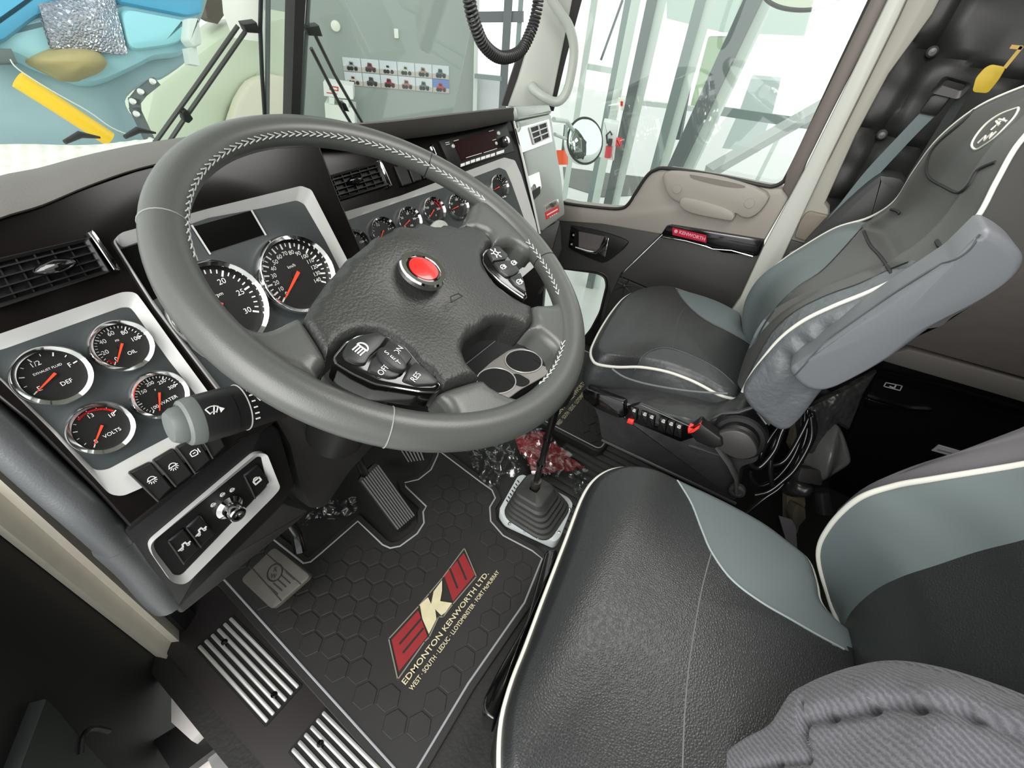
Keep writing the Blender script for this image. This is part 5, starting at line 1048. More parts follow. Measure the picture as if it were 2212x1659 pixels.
# ------------------------------------------------------------------ between and behind the seats
ZB = PL((1.30, -.4, .3), (-1, 0, 0), (0, -1, 0))
cab = thing('bunk_cabinet', 'grey topped black cabinet behind the passenger seat', 'cabinet', (1.3, -.8, 0))
mb = MB(); mb.prism(ZB, ZB.T([(1913, 779), (2212, 866), (2330, 905), (2250, 980), (1990, 1190), (1700, 1380), (1700, 1180), (1790, 1060), (1850, 900)]), -.25, 0); mb.obj('cabinet_body', mat('cabinet_black', (11, 11, 12), .35), cab)
mb = MB(); mb.prism(ZB, ZB.T([(1890, 770), (1963, 752), (2212, 822), (2330, 862), (2330, 905), (2212, 866), (1913, 779)]), -.25, .008, bev=.003); mb.obj('cabinet_rail', mat('rail_taupe_grey', (112, 108, 104), .5), cab)
mb = MB(); mb.prism(ZB, ZB.T([(1850, 740), (1700, 560), (2000, 450), (2400, 350), (2400, 880), (2212, 816), (1963, 746)]), -.06, .004, bev=.006); mb.obj('bunk_side', mat('bunk_vinyl_taupe', (106, 100, 96), .55, bump=('noise', 30, .3, .006)), cab)
mb = MB(); mb.tube([ZB.P(1895, 815, .01), ZB.P(2000, 842, .01), ZB.P(2212, 905, .01)], .004, 8); mb.tube([ZB.P(1900, 800, .008), ZB.P(2050, 836, .008), ZB.P(2212, 885, .008)], .006, 8); mb.obj('cabinet_trim', blackgl, cab)
mb = MB(); mb.prism(ZB, ZB.T([(2012, 972), (2027, 960), (2086, 977), (2070, 988)]), 0, .003); mb.obj('paper_label', mat('label_white', (215, 217, 216), .5), cab)
mb = MB(); mb.stroke(ZB, ZB.T([(2026, 971), (2068, 982)], .003), .004, .0034); mb.obj('label_print', mat('print_grey', (150, 150, 150), .6), cab, 0)
mb = MB(); mb.stroke(ZB, ZB.T([(1909, 834), (1914, 826), (1949, 833), (1944, 843)]), .002, .001, closed=True); mb.stroke(ZB, ZB.T([(1922, 834), (1932, 838), (1936, 830)]), .003, .001); mb.obj('latch_mark', white, cab, 0)
mb = MB(); mb.prism(ZB, smooth(ZB.T([(1868, 862), (1882, 855), (1960, 876), (2010, 880), (2000, 884), (1880, 882)]), 3), 0, .012, bev=.004); mb.obj('drawer_pull', blackgl, cab)
# black padded cushion between belt and seat
CQ = PL((1.38, -.1, .7), (-1, 0, 0), (0, -1, 0)); mb = MB(); mb.prism(CQ, smooth(CQ.T([(1730, 545), (1760, 505), (1830, 435), (1890, 384), (1915, 378), (1960, 395), (1940, 470), (1880, 520), (1800, 580), (1740, 600)]), 3), -.06, 0, bev=.015); tag(mb.obj('side_cushion', mat('side_cushion_black', (50, 51, 51), .5)), 'black padded cushion between the seat belt and the passenger backrest', 'cushion')
# seat belt
belt = thing('seat_belt', 'grey seat belt with black latch running up beside the passenger seat', 'seat belt', (1.40, -.1, .6))
BQ = PL((1.40, 0, .7), (-1, 0, 0), (0, -1, 0))
L_ = smooth([(1730, 540), (1800, 458), (1868, 372), (1935, 300), (1986, 246)], 4, False); R_ = smooth([(1744, 540), (1824, 458), (1903, 372), (1970, 300), (2018, 252)], 4, False)
rows = [[BQ.P(*p, .0) for p in L_], [BQ.P(*p, .0) for p in R_]]; mb = MB(); mb.grid(rows + [[p + vec(.004, 0, 0) for p in rows[1]], [p + vec(.004, 0, 0) for p in rows[0]], rows[0]]); mb.obj('webbing', beltm, belt)
mb = MB(); mb.prism(BQ, roundpoly(BQ.T([(1986, 242), (2010, 208), (2022, 203), (2055, 210), (2022, 250), (2005, 246)]), .004), -.004, .006, bev=.002); mb.obj('latch_cover', blackp, belt)
mb = MB(); mb.frame(BQ, roundpoly(BQ.T([(2009, 200), (2040, 163), (2100, 180), (2070, 214)]), .008), roundpoly(BQ.T([(2032, 183), (2045, 172), (2088, 184), (2076, 197)]), .008), -.004, .012, .006); mb.obj('guide_loop', mat('belt_loop_black', (44, 44, 44), .4), belt)
q1 = [(2014, 212), (2050, 214), (2108, 192), (2160, 130), (2140, 128)]
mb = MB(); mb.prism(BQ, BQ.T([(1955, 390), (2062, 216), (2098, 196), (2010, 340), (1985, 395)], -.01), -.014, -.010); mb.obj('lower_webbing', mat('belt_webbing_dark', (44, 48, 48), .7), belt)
mb = MB(); mb.prism(BQ, roundpoly(BQ.T([(2100, 199), (2108, 168), (2128, 146), (2143, 139), (2174, 145), (2158, 172), (2134, 202)], .02), .006), .016, .020, bev=.001); tg = mb.obj('warning_tag', mat('tag_yellow_dull', (196, 168, 48), .6, var=.25, vscale=40)); tag(tg, 'yellow cloth tag hanging behind the seat belt loop', 'tag')
mb = MB(); mb.stroke(BQ, BQ.T([(2186, 101), (2206, 103), (2172, 145)], .02), .006, .018); mb.obj('tag_cord', mat('cord_yellow', (190, 160, 80), .6), tg, 0)
# seat belt buckle
bk_ = thing('belt_buckle', 'black belt buckle with a red release button below the passenger seat', 'buckle', tuple(BP.P(1530, 940)))
QQ = BP.at(.05)
mb = MB(); mb.prism(QQ, roundpoly(QQ.T([(1486, 928), (1512, 908), (1522, 918), (1560, 945), (1562, 962), (1540, 966), (1505, 952)]), .004), -.02, .006, bev=.004); mb.obj('buckle_body', blackp, bk_)
mb = MB(); mb.prism(QQ, roundpoly(QQ.T([(1487, 922), (1490, 916), (1500, 920), (1508, 914), (1516, 910), (1512, 922), (1500, 930), (1488, 933)]), .002), -.005, .009, bev=.002); mb.obj('release_button', MATS['switch_red'], bk_)
mb = MB(); mb.tube([QQ.P(1548, 962, -.01), QQ.P(1575, 1000, -.01), QQ.P(1590, 1030, -.02), QQ.P(1592, 1062, -.02)], .011, 10, flat=.4); mb.obj('buckle_stalk', mat('stalk_dark_grey', (62, 64, 62), .5), bk_)
mb = MB(); q3 = QQ.at(-.02); mb.lathe(q3, *q3.l(1592, 1062), [(.016, -.01), (.016, 0), (.010, .002), (.009, 0)], 20); mb.obj('anchor_bolt', chrome if 0 else mat('bolt_steel', (120, 120, 120), .3, .8), bk_)
# hoses and cables
CQ = PL((.86, -.2, .25), (-.75, -.2, .45), (0, -1, 0))
hs_ = [[(1740, 880), (1735, 930), (1712, 990), (1675, 1035), (1640, 1050), (1622, 1030), (1622, 1015)], [(1745, 885), (1742, 940), (1720, 1000), (1688, 1050), (1650, 1078), (1600, 1120)], [(1700, 900), (1668, 940), (1645, 980), (1650, 1000), (1672, 1005), (1700, 990), (1735, 930), (1752, 890)], [(1754, 890), (1760, 930), (1745, 968), (1735, 975), (1730, 1000)], [(1752, 900), (1752, 950), (1720, 1010), (1690, 1040), (1660, 1062), (1630, 1070)], [(1700, 905), (1672, 960), (1664, 1010), (1668, 1050)], [(1712, 895), (1690, 930), (1672, 975), (1640, 1010), (1620, 1000), (1625, 985)]]
for k, h_ in enumerate(hs_):
    mb = MB(); mb.tube([CQ.w(*p, .02 + .012 * k) for p in smooth(CQ.T(h_, .02 + .012 * k), 8, False)], .0052, 10); tag(mb.obj('air_hose', mat('hose_black_gloss', (22, 22, 22), .22, coat=.3)), ['black air hose, outermost loop behind the recliner knob', 'black air hose running down towards the brass fitting', 'black air hose in a small closed loop beside the knob', 'short black air hose nearest the gathered cover', 'black air hose ending in a pale tip left of the fitting', 'thin black air hose dropping straight down beside the loops', 'black air hose curling under the recliner knob'][k], 'hose', 'hoses between the seats')
def fold(px, z, w_, seedk):
    pass
CV = PL((.95, -.28, .3), (-.7, -.35, .5), (0, -1, 0))
pw = Pillow(CV, smooth(CV.T([(1800, 930), (1815, 918), (1830, 940), (1842, 985), (1835, 1010), (1790, 1040), (1765, 1040), (1760, 1000), (1770, 965)]), 4), .02, .02, .03, lambda a, b, t: .012 * math.sin(70 * a + 25 * b), N=120); tag(pw.build('gathered_cover', mat('cover_black_satin', (100, 100, 100), .28), None, rings=24), 'black satin gathered seat cover below the armrest', 'cover')
mb = MB(); mb.prism(CV.at(-.01), CV.T([(1725, 890), (1830, 840), (1900, 800), (1870, 850), (1838, 930), (1815, 915), (1790, 935), (1765, 985), (1735, 975)], -.01), -.02, 0, bev=.01); tag(mb.obj('cover_drape', mat('cover_drape_black', (52, 52, 52), .35, bump=('noise', 16, .8, .03))), 'black draped cover hanging under the armrest', 'cover')
mb = MB(); mb.prism(CV.at(.01), roundpoly(CV.T([(1724, 1030), (1732, 1010), (1780, 1018), (1776, 1050), (1726, 1042)], .01), .004), -.03, 0, bev=.003); tag(mb.obj('strap_block', mat('block_charcoal', (58, 56, 56), .6)), 'charcoal webbing block between the seats', 'block')
pw = Pillow(CV, smooth(CV.T([(1690, 1035), (1720, 1036), (1760, 1050), (1752, 1072), (1720, 1075), (1700, 1060)]), 4), .012, .012, .02, lambda a, b, t: .008 * math.sin(110 * a), N=90); tag(pw.build('cable_boot', mat('boot_black_satin', (48, 48, 48), .3), None, rings=16), 'wrinkled black cable boot below the webbing block', 'cable boot')
mb = MB(); mb.tube([CV.P(1775, 1060, 0), CV.P(1782, 1105, 0)], [.016, .02], 16); tag(mb.obj('cable_end_cap', mat('cap_black', (46, 46, 46), .35)), 'black tube end below the wrinkled boot', 'tube')
mb = MB(); mb.prism(CV.at(-.03), CV.T([(1725, 900), (1708, 960), (1730, 1000), (1700, 1060), (1700, 1150), (1722, 1152), (1740, 1090), (1735, 1040), (1745, 960)], -.03), -.02, 0); tag(mb.obj('foam_strip', mat('foam_olive', (98, 94, 74), .8, var=.2, vscale=40)), 'olive foam strip behind the hoses', 'foam')
q4 = CV.at(.0); mb = MB(); mb.prism(q4, q4.T([(1682, 1114), (1718, 1124), (1722, 1190), (1700, 1175)]), -.002, .001); tag(mb.obj('paper_card', mat('card_lilac_grey', (122, 118, 124), .6)), 'lilac grey card behind the driver cushion', 'card')
mb = MB(); mb.prism(q4, roundpoly(q4.T([(1712, 1112), (1722, 1090), (1740, 1098), (1742, 1120), (1724, 1140), (1714, 1124)], .01), .004), -.02, .01, bev=.002); tag(mb.obj('brass_fitting', mat('fitting_taupe', (110, 104, 88), .35, .4)), 'taupe plastic fitting above the card', 'fitting')
# ------------------------------------------------------------------ grey knitted garment
knit = bpy.data.materials.new('knit_grey'); knit.use_nodes = True; N_ = knit.node_tree.nodes; L__ = knit.node_tree.links; b_n = N_['Principled BSDF']; b_n.inputs['Roughness'].default_value = .95; b_n.inputs['Sheen Weight'].default_value = .3
tc = N_.new('ShaderNodeTexCoord'); wv = N_.new('ShaderNodeTexWave'); wv.wave_type = 'BANDS'; wv.inputs['Scale'].default_value = 75; wv.inputs['Distortion'].default_value = 2.5; wv.inputs['Detail'].default_value = 2; wv.inputs['Detail Scale'].default_value = 3
mpn = N_.new('ShaderNodeMapping'); mpn.inputs['Rotation'].default_value = (.3, .2, .7); cr_ = N_.new('ShaderNodeValToRGB'); cr_.color_ramp.elements[0].color = (*lin((66, 65, 70)), 1); cr_.color_ramp.elements[1].color = (*lin((106, 105, 111)), 1)
nz = N_.new('ShaderNodeTexNoise'); nz.inputs['Scale'].default_value = 420; nz.inputs['Detail'].default_value = 3; mm = N_.new('ShaderNodeMath'); mm.operation = 'ADD'; ms = N_.new('ShaderNodeMath'); ms.operation = 'MULTIPLY'; ms.inputs[1].default_value = .9
bp = N_.new('ShaderNodeBump'); bp.inputs['Strength'].default_value = .6; bp.inputs['Distance'].default_value = .0015
L__.new(tc.outputs['Object'], mpn.inputs[0]); L__.new(mpn.outputs[0], wv.inputs['Vector']); L__.new(tc.outputs['Object'], nz.inputs['Vector']); L__.new(nz.outputs['Fac'], ms.inputs[0]); L__.new(wv.outputs['Fac'], mm.inputs[0]); L__.new(ms.outputs[0], mm.inputs[1])
m2 = N_.new('ShaderNodeMath'); m2.operation = 'MULTIPLY'; m2.inputs[1].default_value = .55; L__.new(mm.outputs[0], m2.inputs[0]); L__.new(m2.outputs[0], cr_.inputs[0]); L__.new(cr_.outputs[0], b_n.inputs['Base Color']); L__.new(mm.outputs[0], bp.inputs['Height']); L__.new(bp.outputs[0], b_n.inputs['Normal'])
GZ = PL((.255, -.212, .475), (-.3, .85, .37), (1, 0, 0))
gpx = [(1520, 1680), (1530, 1645), (1580, 1600), (1640, 1565), (1665, 1530), (1690, 1490), (1720, 1470), (1760, 1450), (1830, 1425), (1900, 1418), (1990, 1432), (2100, 1465), (2212, 1510), (2330, 1570), (2330, 1900), (1800, 1900), (1540, 1800)]
def gbump(a, b, t):
    p = Vector((a, b, 0)); q = GZ.l(1990, 1560); r_ = 0
    for (x0, y0), (x1, y1), w_, h_ in GF:
        d = Vector((x1 - x0, y1 - y0)); L_ = d.length; d.normalize(); e = Vector((a - x0, b - y0)); s_ = e.dot(d); o_ = abs(e.x * d.y - e.y * d.x)
        f = 1 if 0 < s_ < L_ else math.exp(-(min(abs(s_), abs(s_ - L_)) / w_) ** 2); r_ += h_ * math.exp(-(o_ / w_) ** 2) * f
    return r_ + .004 * noise.noise(p * 14)
gs = lambda *p: [GZ.l(x, y, .03) for x, y in p]
GF = []
for pts, w_, h_ in (([(1705, 1543), (1760, 1530), (1860, 1518), (1960, 1518), (2060, 1530), (2212, 1590)], .006, -.009), ([(1700, 1520), (1860, 1480), (2000, 1478), (2212, 1550)], .022, .008), ([(1570, 1640), (1640, 1630), (1705, 1628)], .004, -.006), ([(1905, 1570), (2000, 1600), (2060, 1680)], .03, .008), ([(1700, 1500), (1702, 1560), (1712, 1620)], .004, -.006)):
    q = gs(*pts)
    for i in range(len(q) - 1): GF.append((q[i], q[i + 1], w_, h_))
gw = Pillow(GZ, smooth(GZ.T(gpx), 4), .012, .02, .012, gbump, N=260, c=GZ.l(1950, 1640)); tag(gw.build('knitted_sweater', knit, None, rings=90), 'grey ribbed knitted garment lying folded on the driver seat', 'garment')
# ------------------------------------------------------------------ coiled cord
cp_ = [(985, -260), (1003, -60), (1012, -10), (1022, 40), (1045, 96), (1082, 124), (1122, 112), (1146, 70), (1160, 20), (1168, -60), (1180, -260)]
path = smooth([tuple(A(x, y, 'y', .50)) for x, y in cp_], 60, False); P = [Vector(p) for p in path]; Ls = [0]
for i in range(1, len(P)): Ls.append(Ls[-1] + (P[i] - P[i - 1]).length)
turns = Ls[-1] / .0054; cr = []; ref = Vector((0, 1, 0))
M_ = int(turns * 10); j = 0
for k in range(M_):
    s_ = Ls[-1] * k / M_
    while j < len(Ls) - 2 and Ls[j + 1] < s_: j += 1
    p = P[j].lerp(P[j + 1], (s_ - Ls[j]) / (Ls[j + 1] - Ls[j])); t = (P[min(j + 3, len(P) - 1)] - P[max(j - 3, 0)]).normalized(); x = (ref - t * ref.dot(t)).normalized(); y = t.cross(x); a = 2 * math.pi * k / 10
    cr.append(p + x * math.cos(a) * .0078 + y * math.sin(a) * .0078)
mb = MB(); mb.tube(cr, .0021, 6); tag(mb.obj('coiled_cord', mat('cord_black', (42, 42, 42), .45)), 'black coiled microphone cord hanging in a loop before the windshield', 'cord')
# ------------------------------------------------------------------ outside the truck
GZ0 = -1.3
mb = MB(); mb.box((4, 6, GZ0 - .03), 30, 30, .06); g_ = mb.obj('showroom_floor', mat('showroom_floor', (196, 198, 194), .25, var=.04, vscale=2)); g_['kind'] = 'structure'
def azp(px, py, D):
    d = ray(px, py); return EYE + d * (D / math.hypot(d.x, d.y))
wallm = mat('showroom_wall_grey', (150, 158, 153), .7)
# wall with the pictures: square on to azimuth 45 deg, 7 m away
WN = vec(-1, -1, 0).normalized(); WO = vec(1, 1, 0).normalized() * 6.95; WW = PL((WO.x, WO.y, 1.08), WN, (1, -1, 0))
mb = MB(); a0 = WW.l(560, 100)[0]; a1 = WW.l(1027, 100)[0]; mb.prism(WW, [(a0, -2.38), (a1, -2.38), (a1, 3.5), (a0, 3.5)], -.15, 0); struct(mb.obj('wall_showroom', wallm))
labs = ['white truck front three quarter', 'maroon truck with a flat deck', 'small white truck', 'pale green truck with a trailer', 'brown truck on a wide plain', 'dark green truck beside bushes', 'cream truck with a tall stack', 'black truck with a loader arm', 'red truck with a tank', 'rust coloured truck front', 'grey truck under a pale sky', 'bright red truck under a deep blue sky']
cols = [(150, 160, 160), (120, 50, 60), (205, 210, 212), (190, 196, 180), (160, 130, 118), (70, 90, 84), (205, 190, 176), (70, 66, 66), (150, 30, 50), (170, 110, 100), (90, 110, 112), (190, 40, 46)]
tl, tr, br, bl = [Vector(WW.l(x, y)) for x, y in ((738, 122), (970, 142), (971, 202), (756, 184))]
bl = Vector((tl.x, bl.y)); br = Vector((tr.x, br.y)); 
for r in range(2):
    for c in range(6):
        i = r * 6 + c; f = lambda s_, t: (tl.x + (tr.x - tl.x) * s_, (tl.y * (1 - s_) + tr.y * s_) * (1 - t) + (bl.y * (1 - s_) + br.y * s_) * t)
        s0, s1, t0, t1 = c / 6 + .003, (c + 1) / 6 - .003, r / 2 + .012, (r + 1) / 2 - .012; G_ = lambda x, y: f(s0 + (s1 - s0) * x, t1 + (t0 - t1) * y)
        o = MB().prism(WW, [G_(0, 0), G_(1, 0), G_(1, 1), G_(0, 1)], 0, .012).obj('truck_picture', mat('picture_sky_blue', (96, 130, 190), .5) if i == 11 else mat('picture_sky', (206, 212, 216), .5, var=.1, vscale=9))
        tag(o, 'small wall picture of a ' + labs[i], 'picture', 'truck pictures on the grey wall')
        m = MB(); m.prism(WW, [G_(0, 0), G_(1, 0), G_(1, .34), G_(.5, .42), G_(0, .36)], .012, .014); m.obj('picture_ground', mat('picture_ground', (186, 178, 170), .6, var=.15, vscale=12), o, 0)
        k = .12 * ((i * 7) % 3); m = MB(); m.prism(WW, [G_(.18 + k * .5, .22), G_(.78, .18), G_(.82, .40), G_(.62, .46), G_(.58, .72), G_(.36, .76), G_(.32, .46), G_(.2, .42)], .014, .017); m.obj('picture_truck', mat('picture_truck_%s' % 'abcdefghijkl'[i], cols[i], .5), o, 0)
        m = MB()
        for x in (.3, .46, .70): m.lathe(WW, *G_(x, .22), [(.022, .016), (.022, .019)], 12)
        m.prism(WW, [G_(.38, .52), G_(.55, .5), G_(.54, .66), G_(.39, .68)], .017, .0185); m.obj('picture_wheels', blackp, o, 0)
# thermostat and round fixture
for (x, y, nm, lb, ro) in ((725, 56, 'wall_sensor', 'cream round wall sensor above the truck pictures', 1), (856, 72, 'wall_switch', 'small cream wall switch right of the round sensor', 0)):
    a, b = WW.l(x, y); m = MB()
    if ro: m.lathe(WW, a, b, [(.055, 0), (.05, .03), (.02, .04)], 20)
    else: m.prism(WW, roundpoly([(a - .025, b - .045), (a + .025, b - .045), (a + .025, b + .045), (a - .025, b + .045)], .01), 0, .03)
    tag(m.obj(nm, mat('fixture_cream', (232, 232, 220), .5)), lb, 'fixture')
# white cabinets under the pictures
K = WW.at(.6); mb = MB(); mb.prism(K, K.T([(698, 177), (762, 186), (763, 215), (700, 207)]), -.3, 0); mc = mb.obj('product_box', mat('box_white', (236, 238, 232), .5)); tag(mc, 'white printed box stacked on the pale cabinet by the wall', 'box')
mb = MB(); mb.stroke(K, K.T([(712, 186), (730, 189), (730, 196), (713, 193)]), .012, .002, closed=True); mb.stroke(K, K.T([(706, 200), (728, 203)]), .01, .002); mb.obj('box_print', redm, mc, 0)
mb = MB(); mb.prism(K, K.T([(711, 209), (722, 211), (722, 226), (711, 224)]), -.2, 0); mb.prism(K, K.T([(741, 215), (753, 217), (753, 234), (741, 232)]), -.2, 0); mb.prism(K, K.T([(701, 223), (765, 234), (768, 300), (706, 300)]), -.4, 0); tag(mb.obj('white_cabinet', mat('cabinet_white', (232, 236, 226), .5)), 'pale cabinet standing by the grey wall below the printed box', 'cabinet')
# glazed bay right of the wall, posts and braces
frm = mat('frame_grey_green', (128, 142, 139), .45); frd = mat('frame_dark_grey', (98, 106, 106), .5); frl = mat('frame_pale', (206, 216, 208), .5)
def vpost(px0, px1, py, D, dz, name, m_, z0=GZ0, z1=4.0, kind=True, label=None, cat='post', group=None):
    a, b = azp(px0, py, D), azp(px1, py, D); d = (b - a); d.z = 0; wd = d.length; d.normalize(); n = vec(-d.y, d.x, 0); n = n if n.dot(a) < 0 else -n; c = (a + b) / 2
    q = [(-wd / 2, -dz), (wd / 2, -dz), (wd / 2, 0), (-wd / 2, 0)]; pl = PL((c.x, c.y, 0), (0, 0, 1), d); sg = 1 if pl.v.dot(n) > 0 else -1
    mb = MB(); mb.prism(pl, [(x, y * sg) for x, y in q], z0, z1); o = mb.obj(name, m_)
    if label: tag(o, label, cat, group)
    else: struct(o)
    return o
vpost(1023, 1032, 150, 6.9, .1, 'trim_20', frl); vpost(1083, 1100, 120, 6.6, .2, 'trim_21', frd); vpost(1112, 1122, 120, 6.6, .2, 'trim_22', frm)
def hbar(pa, pb, D1, D2, th, name, m_, label=None, cat='rail'):
    mb = MB(); mb.bar(azp(*pa, D1), azp(*pb, D2), .05, th); o = mb.obj(name, m_)
    if label: tag(o, label, cat)
    else: struct(o)
hbar((1028, 37), (1130, 36), 6.8, 6.6, .10, 'trim_23', frd); hbar((1027, 164), (1085, 170), 6.8, 6.6, .05, 'trim_24', frm)
mb = MB(); mb.bar(azp(1028, 205, 7.4), azp(1082, 215, 7.4), .3, .5); tag(mb.obj('parked_car', mat('car_white', (222, 228, 228), .3)), 'white vehicle body parked beyond the glass bay, mostly washed out', 'vehicle')
# passenger side posts
vpost(1389, 1412, 37, 4.6, .10, 'steel_column', frd, label='dark grey steel column behind the round mirror', group='columns of the glazed front'); vpost(1412, 1432, 37, 4.65, .10, 'steel_column', frl, label='pale face column right against the dark column', group='columns of the glazed front')
vpost(1331, 1348, 100, 6.2, .12, 'steel_column', frm, label='grey green column left of the mirror top', group='columns of the glazed front'); vpost(1352, 1372, 60, 5.4, .05, 'steel_column', frl, label='pale narrow door frame post beside the cream call point', group='columns of the glazed front')
vpost(1470, 1492, 120, 5.0, .1, 'steel_column', frm, label='grey green column through the middle of the door window', group='columns of the glazed front')
vpost(1492, 1512, 120, 5.05, .1, 'steel_column', frl, label='whitish frame column right of the middle column', group='columns of the glazed front')
vpost(1262, 1276, 100, 6.5, .05, 'steel_column', frl, label='thin pale mullion nearest the grab handle', group='columns of the glazed front')
# slanted brace struts
def strut(pa, pb, D1, D2, r, m_, lb, flat=1.0):
    mb = MB(); mb.bar(azp(*pa, D1), azp(*pb, D2), r * 2, r * 2 * flat, (0, 1, 0)); tag(mb.obj('steel_brace', m_), lb, 'brace', 'slanted steel braces of the glazed front')
strut((1645, -40), (1440, 400), 4.2, 4.2, .05, frd, 'dark slanted brace crossing the whole door window'); strut((1675, -40), (1470, 400), 4.3, 4.3, .045, frl, 'pale slanted brace lying along the dark brace')
strut((1530, 372), (1790, 222), 3.6, 4.4, .035, mat('brace_grey', (172, 178, 174), .5), 'grey diagonal brace rising towards the rear pillar')
strut((1520, -30), (1462, 300), 5.6, 5.6, .04, frd, 'dark brace beside the middle column'); strut((1700, 260), (1630, 400), 6.0, 6.0, .02, frl, 'thin pale brace low beside the rear pillar')
strut((1345, 0), (1298, 130), 7.5, 7.5, .012, frd, 'thin dark tie rod left of the round mirror')
hbar((1545, 238), (1760, 270), 6.5, 6.5, .09, 'horizontal_rail', frm, 'grey green horizontal rail beyond the diagonal brace'); hbar((1260, 142), (1335, 155), 6.6, 6.6, .06, 'horizontal_rail', frl, 'pale horizontal rail behind the left mullions'); hbar((1385, 222), (1500, 235), 6.4, 6.4, .05, 'horizontal_rail', frl, 'pale horizontal rail between the two middle columns')
mb = MB(); p = azp(1570, 20, 9); 
K2 = PL(azp(1560, 40, 9), -azp(1560, 40, 9).normalized() + vec(0, 0, .1), None)
mb.prism(K2, K2.T([(1440, -60), (1840, -60), (1830, 82), (1560, 70), (1440, 40)]), -.2, 0); tag(mb.obj('eaves_panel', mat('eaves_pale_green', (206, 222, 212), .7)), 'pale green eaves panel seen through the top of the door window', 'panel')
K3 = PL(azp(1640, 200, 9), -azp(1640, 200, 9).normalized(), None); mb = MB(); mb.prism(K3, K3.T([(1622, 170), (1686, 175), (1670, 240), (1636, 330), (1560, 320), (1600, 232)]), -.5, 0); tag(mb.obj('parked_truck', mat('truck_far_grey', (196, 208, 206), .6)), 'faint grey truck front washed out beyond the glass', 'truck')
mb = MB(); mb.prism(K3, K3.T([(1565, 80), (1545, 220), (1490, 232), (1530, 80)]), -.3, 0); tag(mb.obj('green_awning', mat('awning_green', (178, 198, 168), .7)), 'pale green panel behind the slanted brace', 'panel')
# dark door mat, fire cabinet, call points, shovel
mb = MB(); mb.prism(Z(GZ0 + .01), Z(GZ0 + .01).T([(1216, 360), (1300, 372), (1390, 382), (1440, 400), (1400, 420), (1300, 425), (1220, 400)]), -.01, 0); tag(mb.obj('entrance_carpet', mat('carpet_dark_grey', (110, 112, 108), .9, var=.2, vscale=3)), 'dark grey entrance carpet on the showroom floor', 'carpet')
K4 = PL(azp(1310, 300, 4.4), -azp(1310, 300, 4.4).normalized(), None)
K4 = PL(K4.o, vec(K4.n.x, K4.n.y, 0)); mb = MB(); mb.prism(K4, roundpoly(K4.T([(1304, 262), (1336, 268), (1326, 348), (1294, 340)]), .01), -.15, 0, bev=.01); fc = mb.obj('extinguisher_cabinet', mat('cabinet_pale', (226, 232, 228), .5)); tag(fc, 'white fire extinguisher cabinet right of the round mirror', 'cabinet')
mb = MB(); mb.tube([K4.P(1316, 316, .02), K4.P(1313, 340, .02)], .03, 16); o = mb.obj('fire_extinguisher', mat('extinguisher_red', (205, 40, 56), .35)); tag(o, 'red fire extinguisher in the white cabinet', 'fire extinguisher')
mb = MB(); mb.tube([K4.P(1319, 300, .02), K4.P(1317, 314, .02)], .018, 12); mb.tube([K4.P(1312, 310, .03), K4.P(1310, 292, .03), K4.P(1318, 284, .03), K4.P(1322, 292, .03)], .008, 8); mb.obj('extinguisher_valve', blackp, o)
mb = MB(); mb.prism(K4, roundpoly(K4.T([(1331, 299), (1345, 301), (1341, 318), (1329, 316)], .1), .005), .05, .12, bev=.01); tag(mb.obj('alarm_pull', mat('alarm_red', (222, 40, 40), .4)), 'red alarm pull box on the dark column', 'alarm')
mb = MB(); mb.prism(K4, roundpoly(K4.T([(1336, 210), (1352, 213), (1347, 237), (1331, 234)]), .005), 0, .05, bev=.005); o = tag(mb.obj('call_point', mat('call_cream', (236, 232, 216), .5)), 'cream call point plate with small red marks', 'call point'); mb = MB(); mb.prism(K4, K4.T([(1341, 218), (1346, 219), (1345, 229), (1340, 228)], .05), .05, .056); mb.obj('call_print', redm, o, 0)
K5 = PL(K4.o + vec(-1.0, .2, 0), K4.n); mb = MB(); rows = [[K5.P(x, y, .1 * math.sin(k / 5 * math.pi)) for k, (x, y) in enumerate([(1202 + 5 * j * (1 if 0 else 1), 326 + dy) for j in range(6)])] for dy in (0, 8, 16, 24, 30)]; mb.grid(rows); mb.grid([[p + vec(.02, .01, 0) for p in r] for r in rows]); tag(mb.obj('orange_shovel', mat('shovel_orange', (244, 92, 44), .5)), 'orange plastic shovel blade behind the round mirror', 'shovel')
mb = MB(); mb.tube([K5.P(1216, 326, .05), K5.P(1222, 270, .05)], .012, 8); mb.obj('shovel_handle', frd, bpy.data.objects['orange_shovel'])
# round convex mirror with bracket, upper mirror
MC = A(1264, 305, 'x', 1.95); mir = thing('round_mirror', 'round convex chrome mirror outside the passenger window', 'mirror', tuple(MC))
MN = (EYE - MC).normalized() + vec(.1, -.9, .45); MQ = PL(MC, MN)
rr = .088; mb = MB(); mb.lathe(MQ, 0, 0, [(rr, -.03), (rr, .0), (rr * .85, .016), (rr * .6, .026), (rr * .3, .032), (0, .034)], 48); mb.obj('mirror_face', mat('mirror_chrome', (225, 235, 230), .03, 1.0), mir, 80)
mb = MB(); mb.tube([MQ.w(rr * math.cos(t * math.pi / 24), rr * math.sin(t * math.pi / 24)) for t in range(48)], .004, 8, True); mb.obj('mirror_rim', rubber, mir)
mb = MB(); mb.tube([MQ.w(0, 0, -.03), A(1225, 262, 'x', 1.85), A(1196, 258, 'x', 1.54)], .008, 8); mb.tube([A(1225, 262, 'x', 1.85), A(1222, 300, 'x', 1.85), A(1198, 290, 'x', 1.54)], .006, 8); mb.obj('mirror_bracket', frl, mir)
MC = A(1732, -22, 'x', 1.58); mir = thing('lookdown_mirror', 'oval cream backed mirror with a dark rim at the top of the door window', 'mirror', tuple(MC)); MQ = PL(MC, vec(-1, -.1, .1), (0, -1, 0))
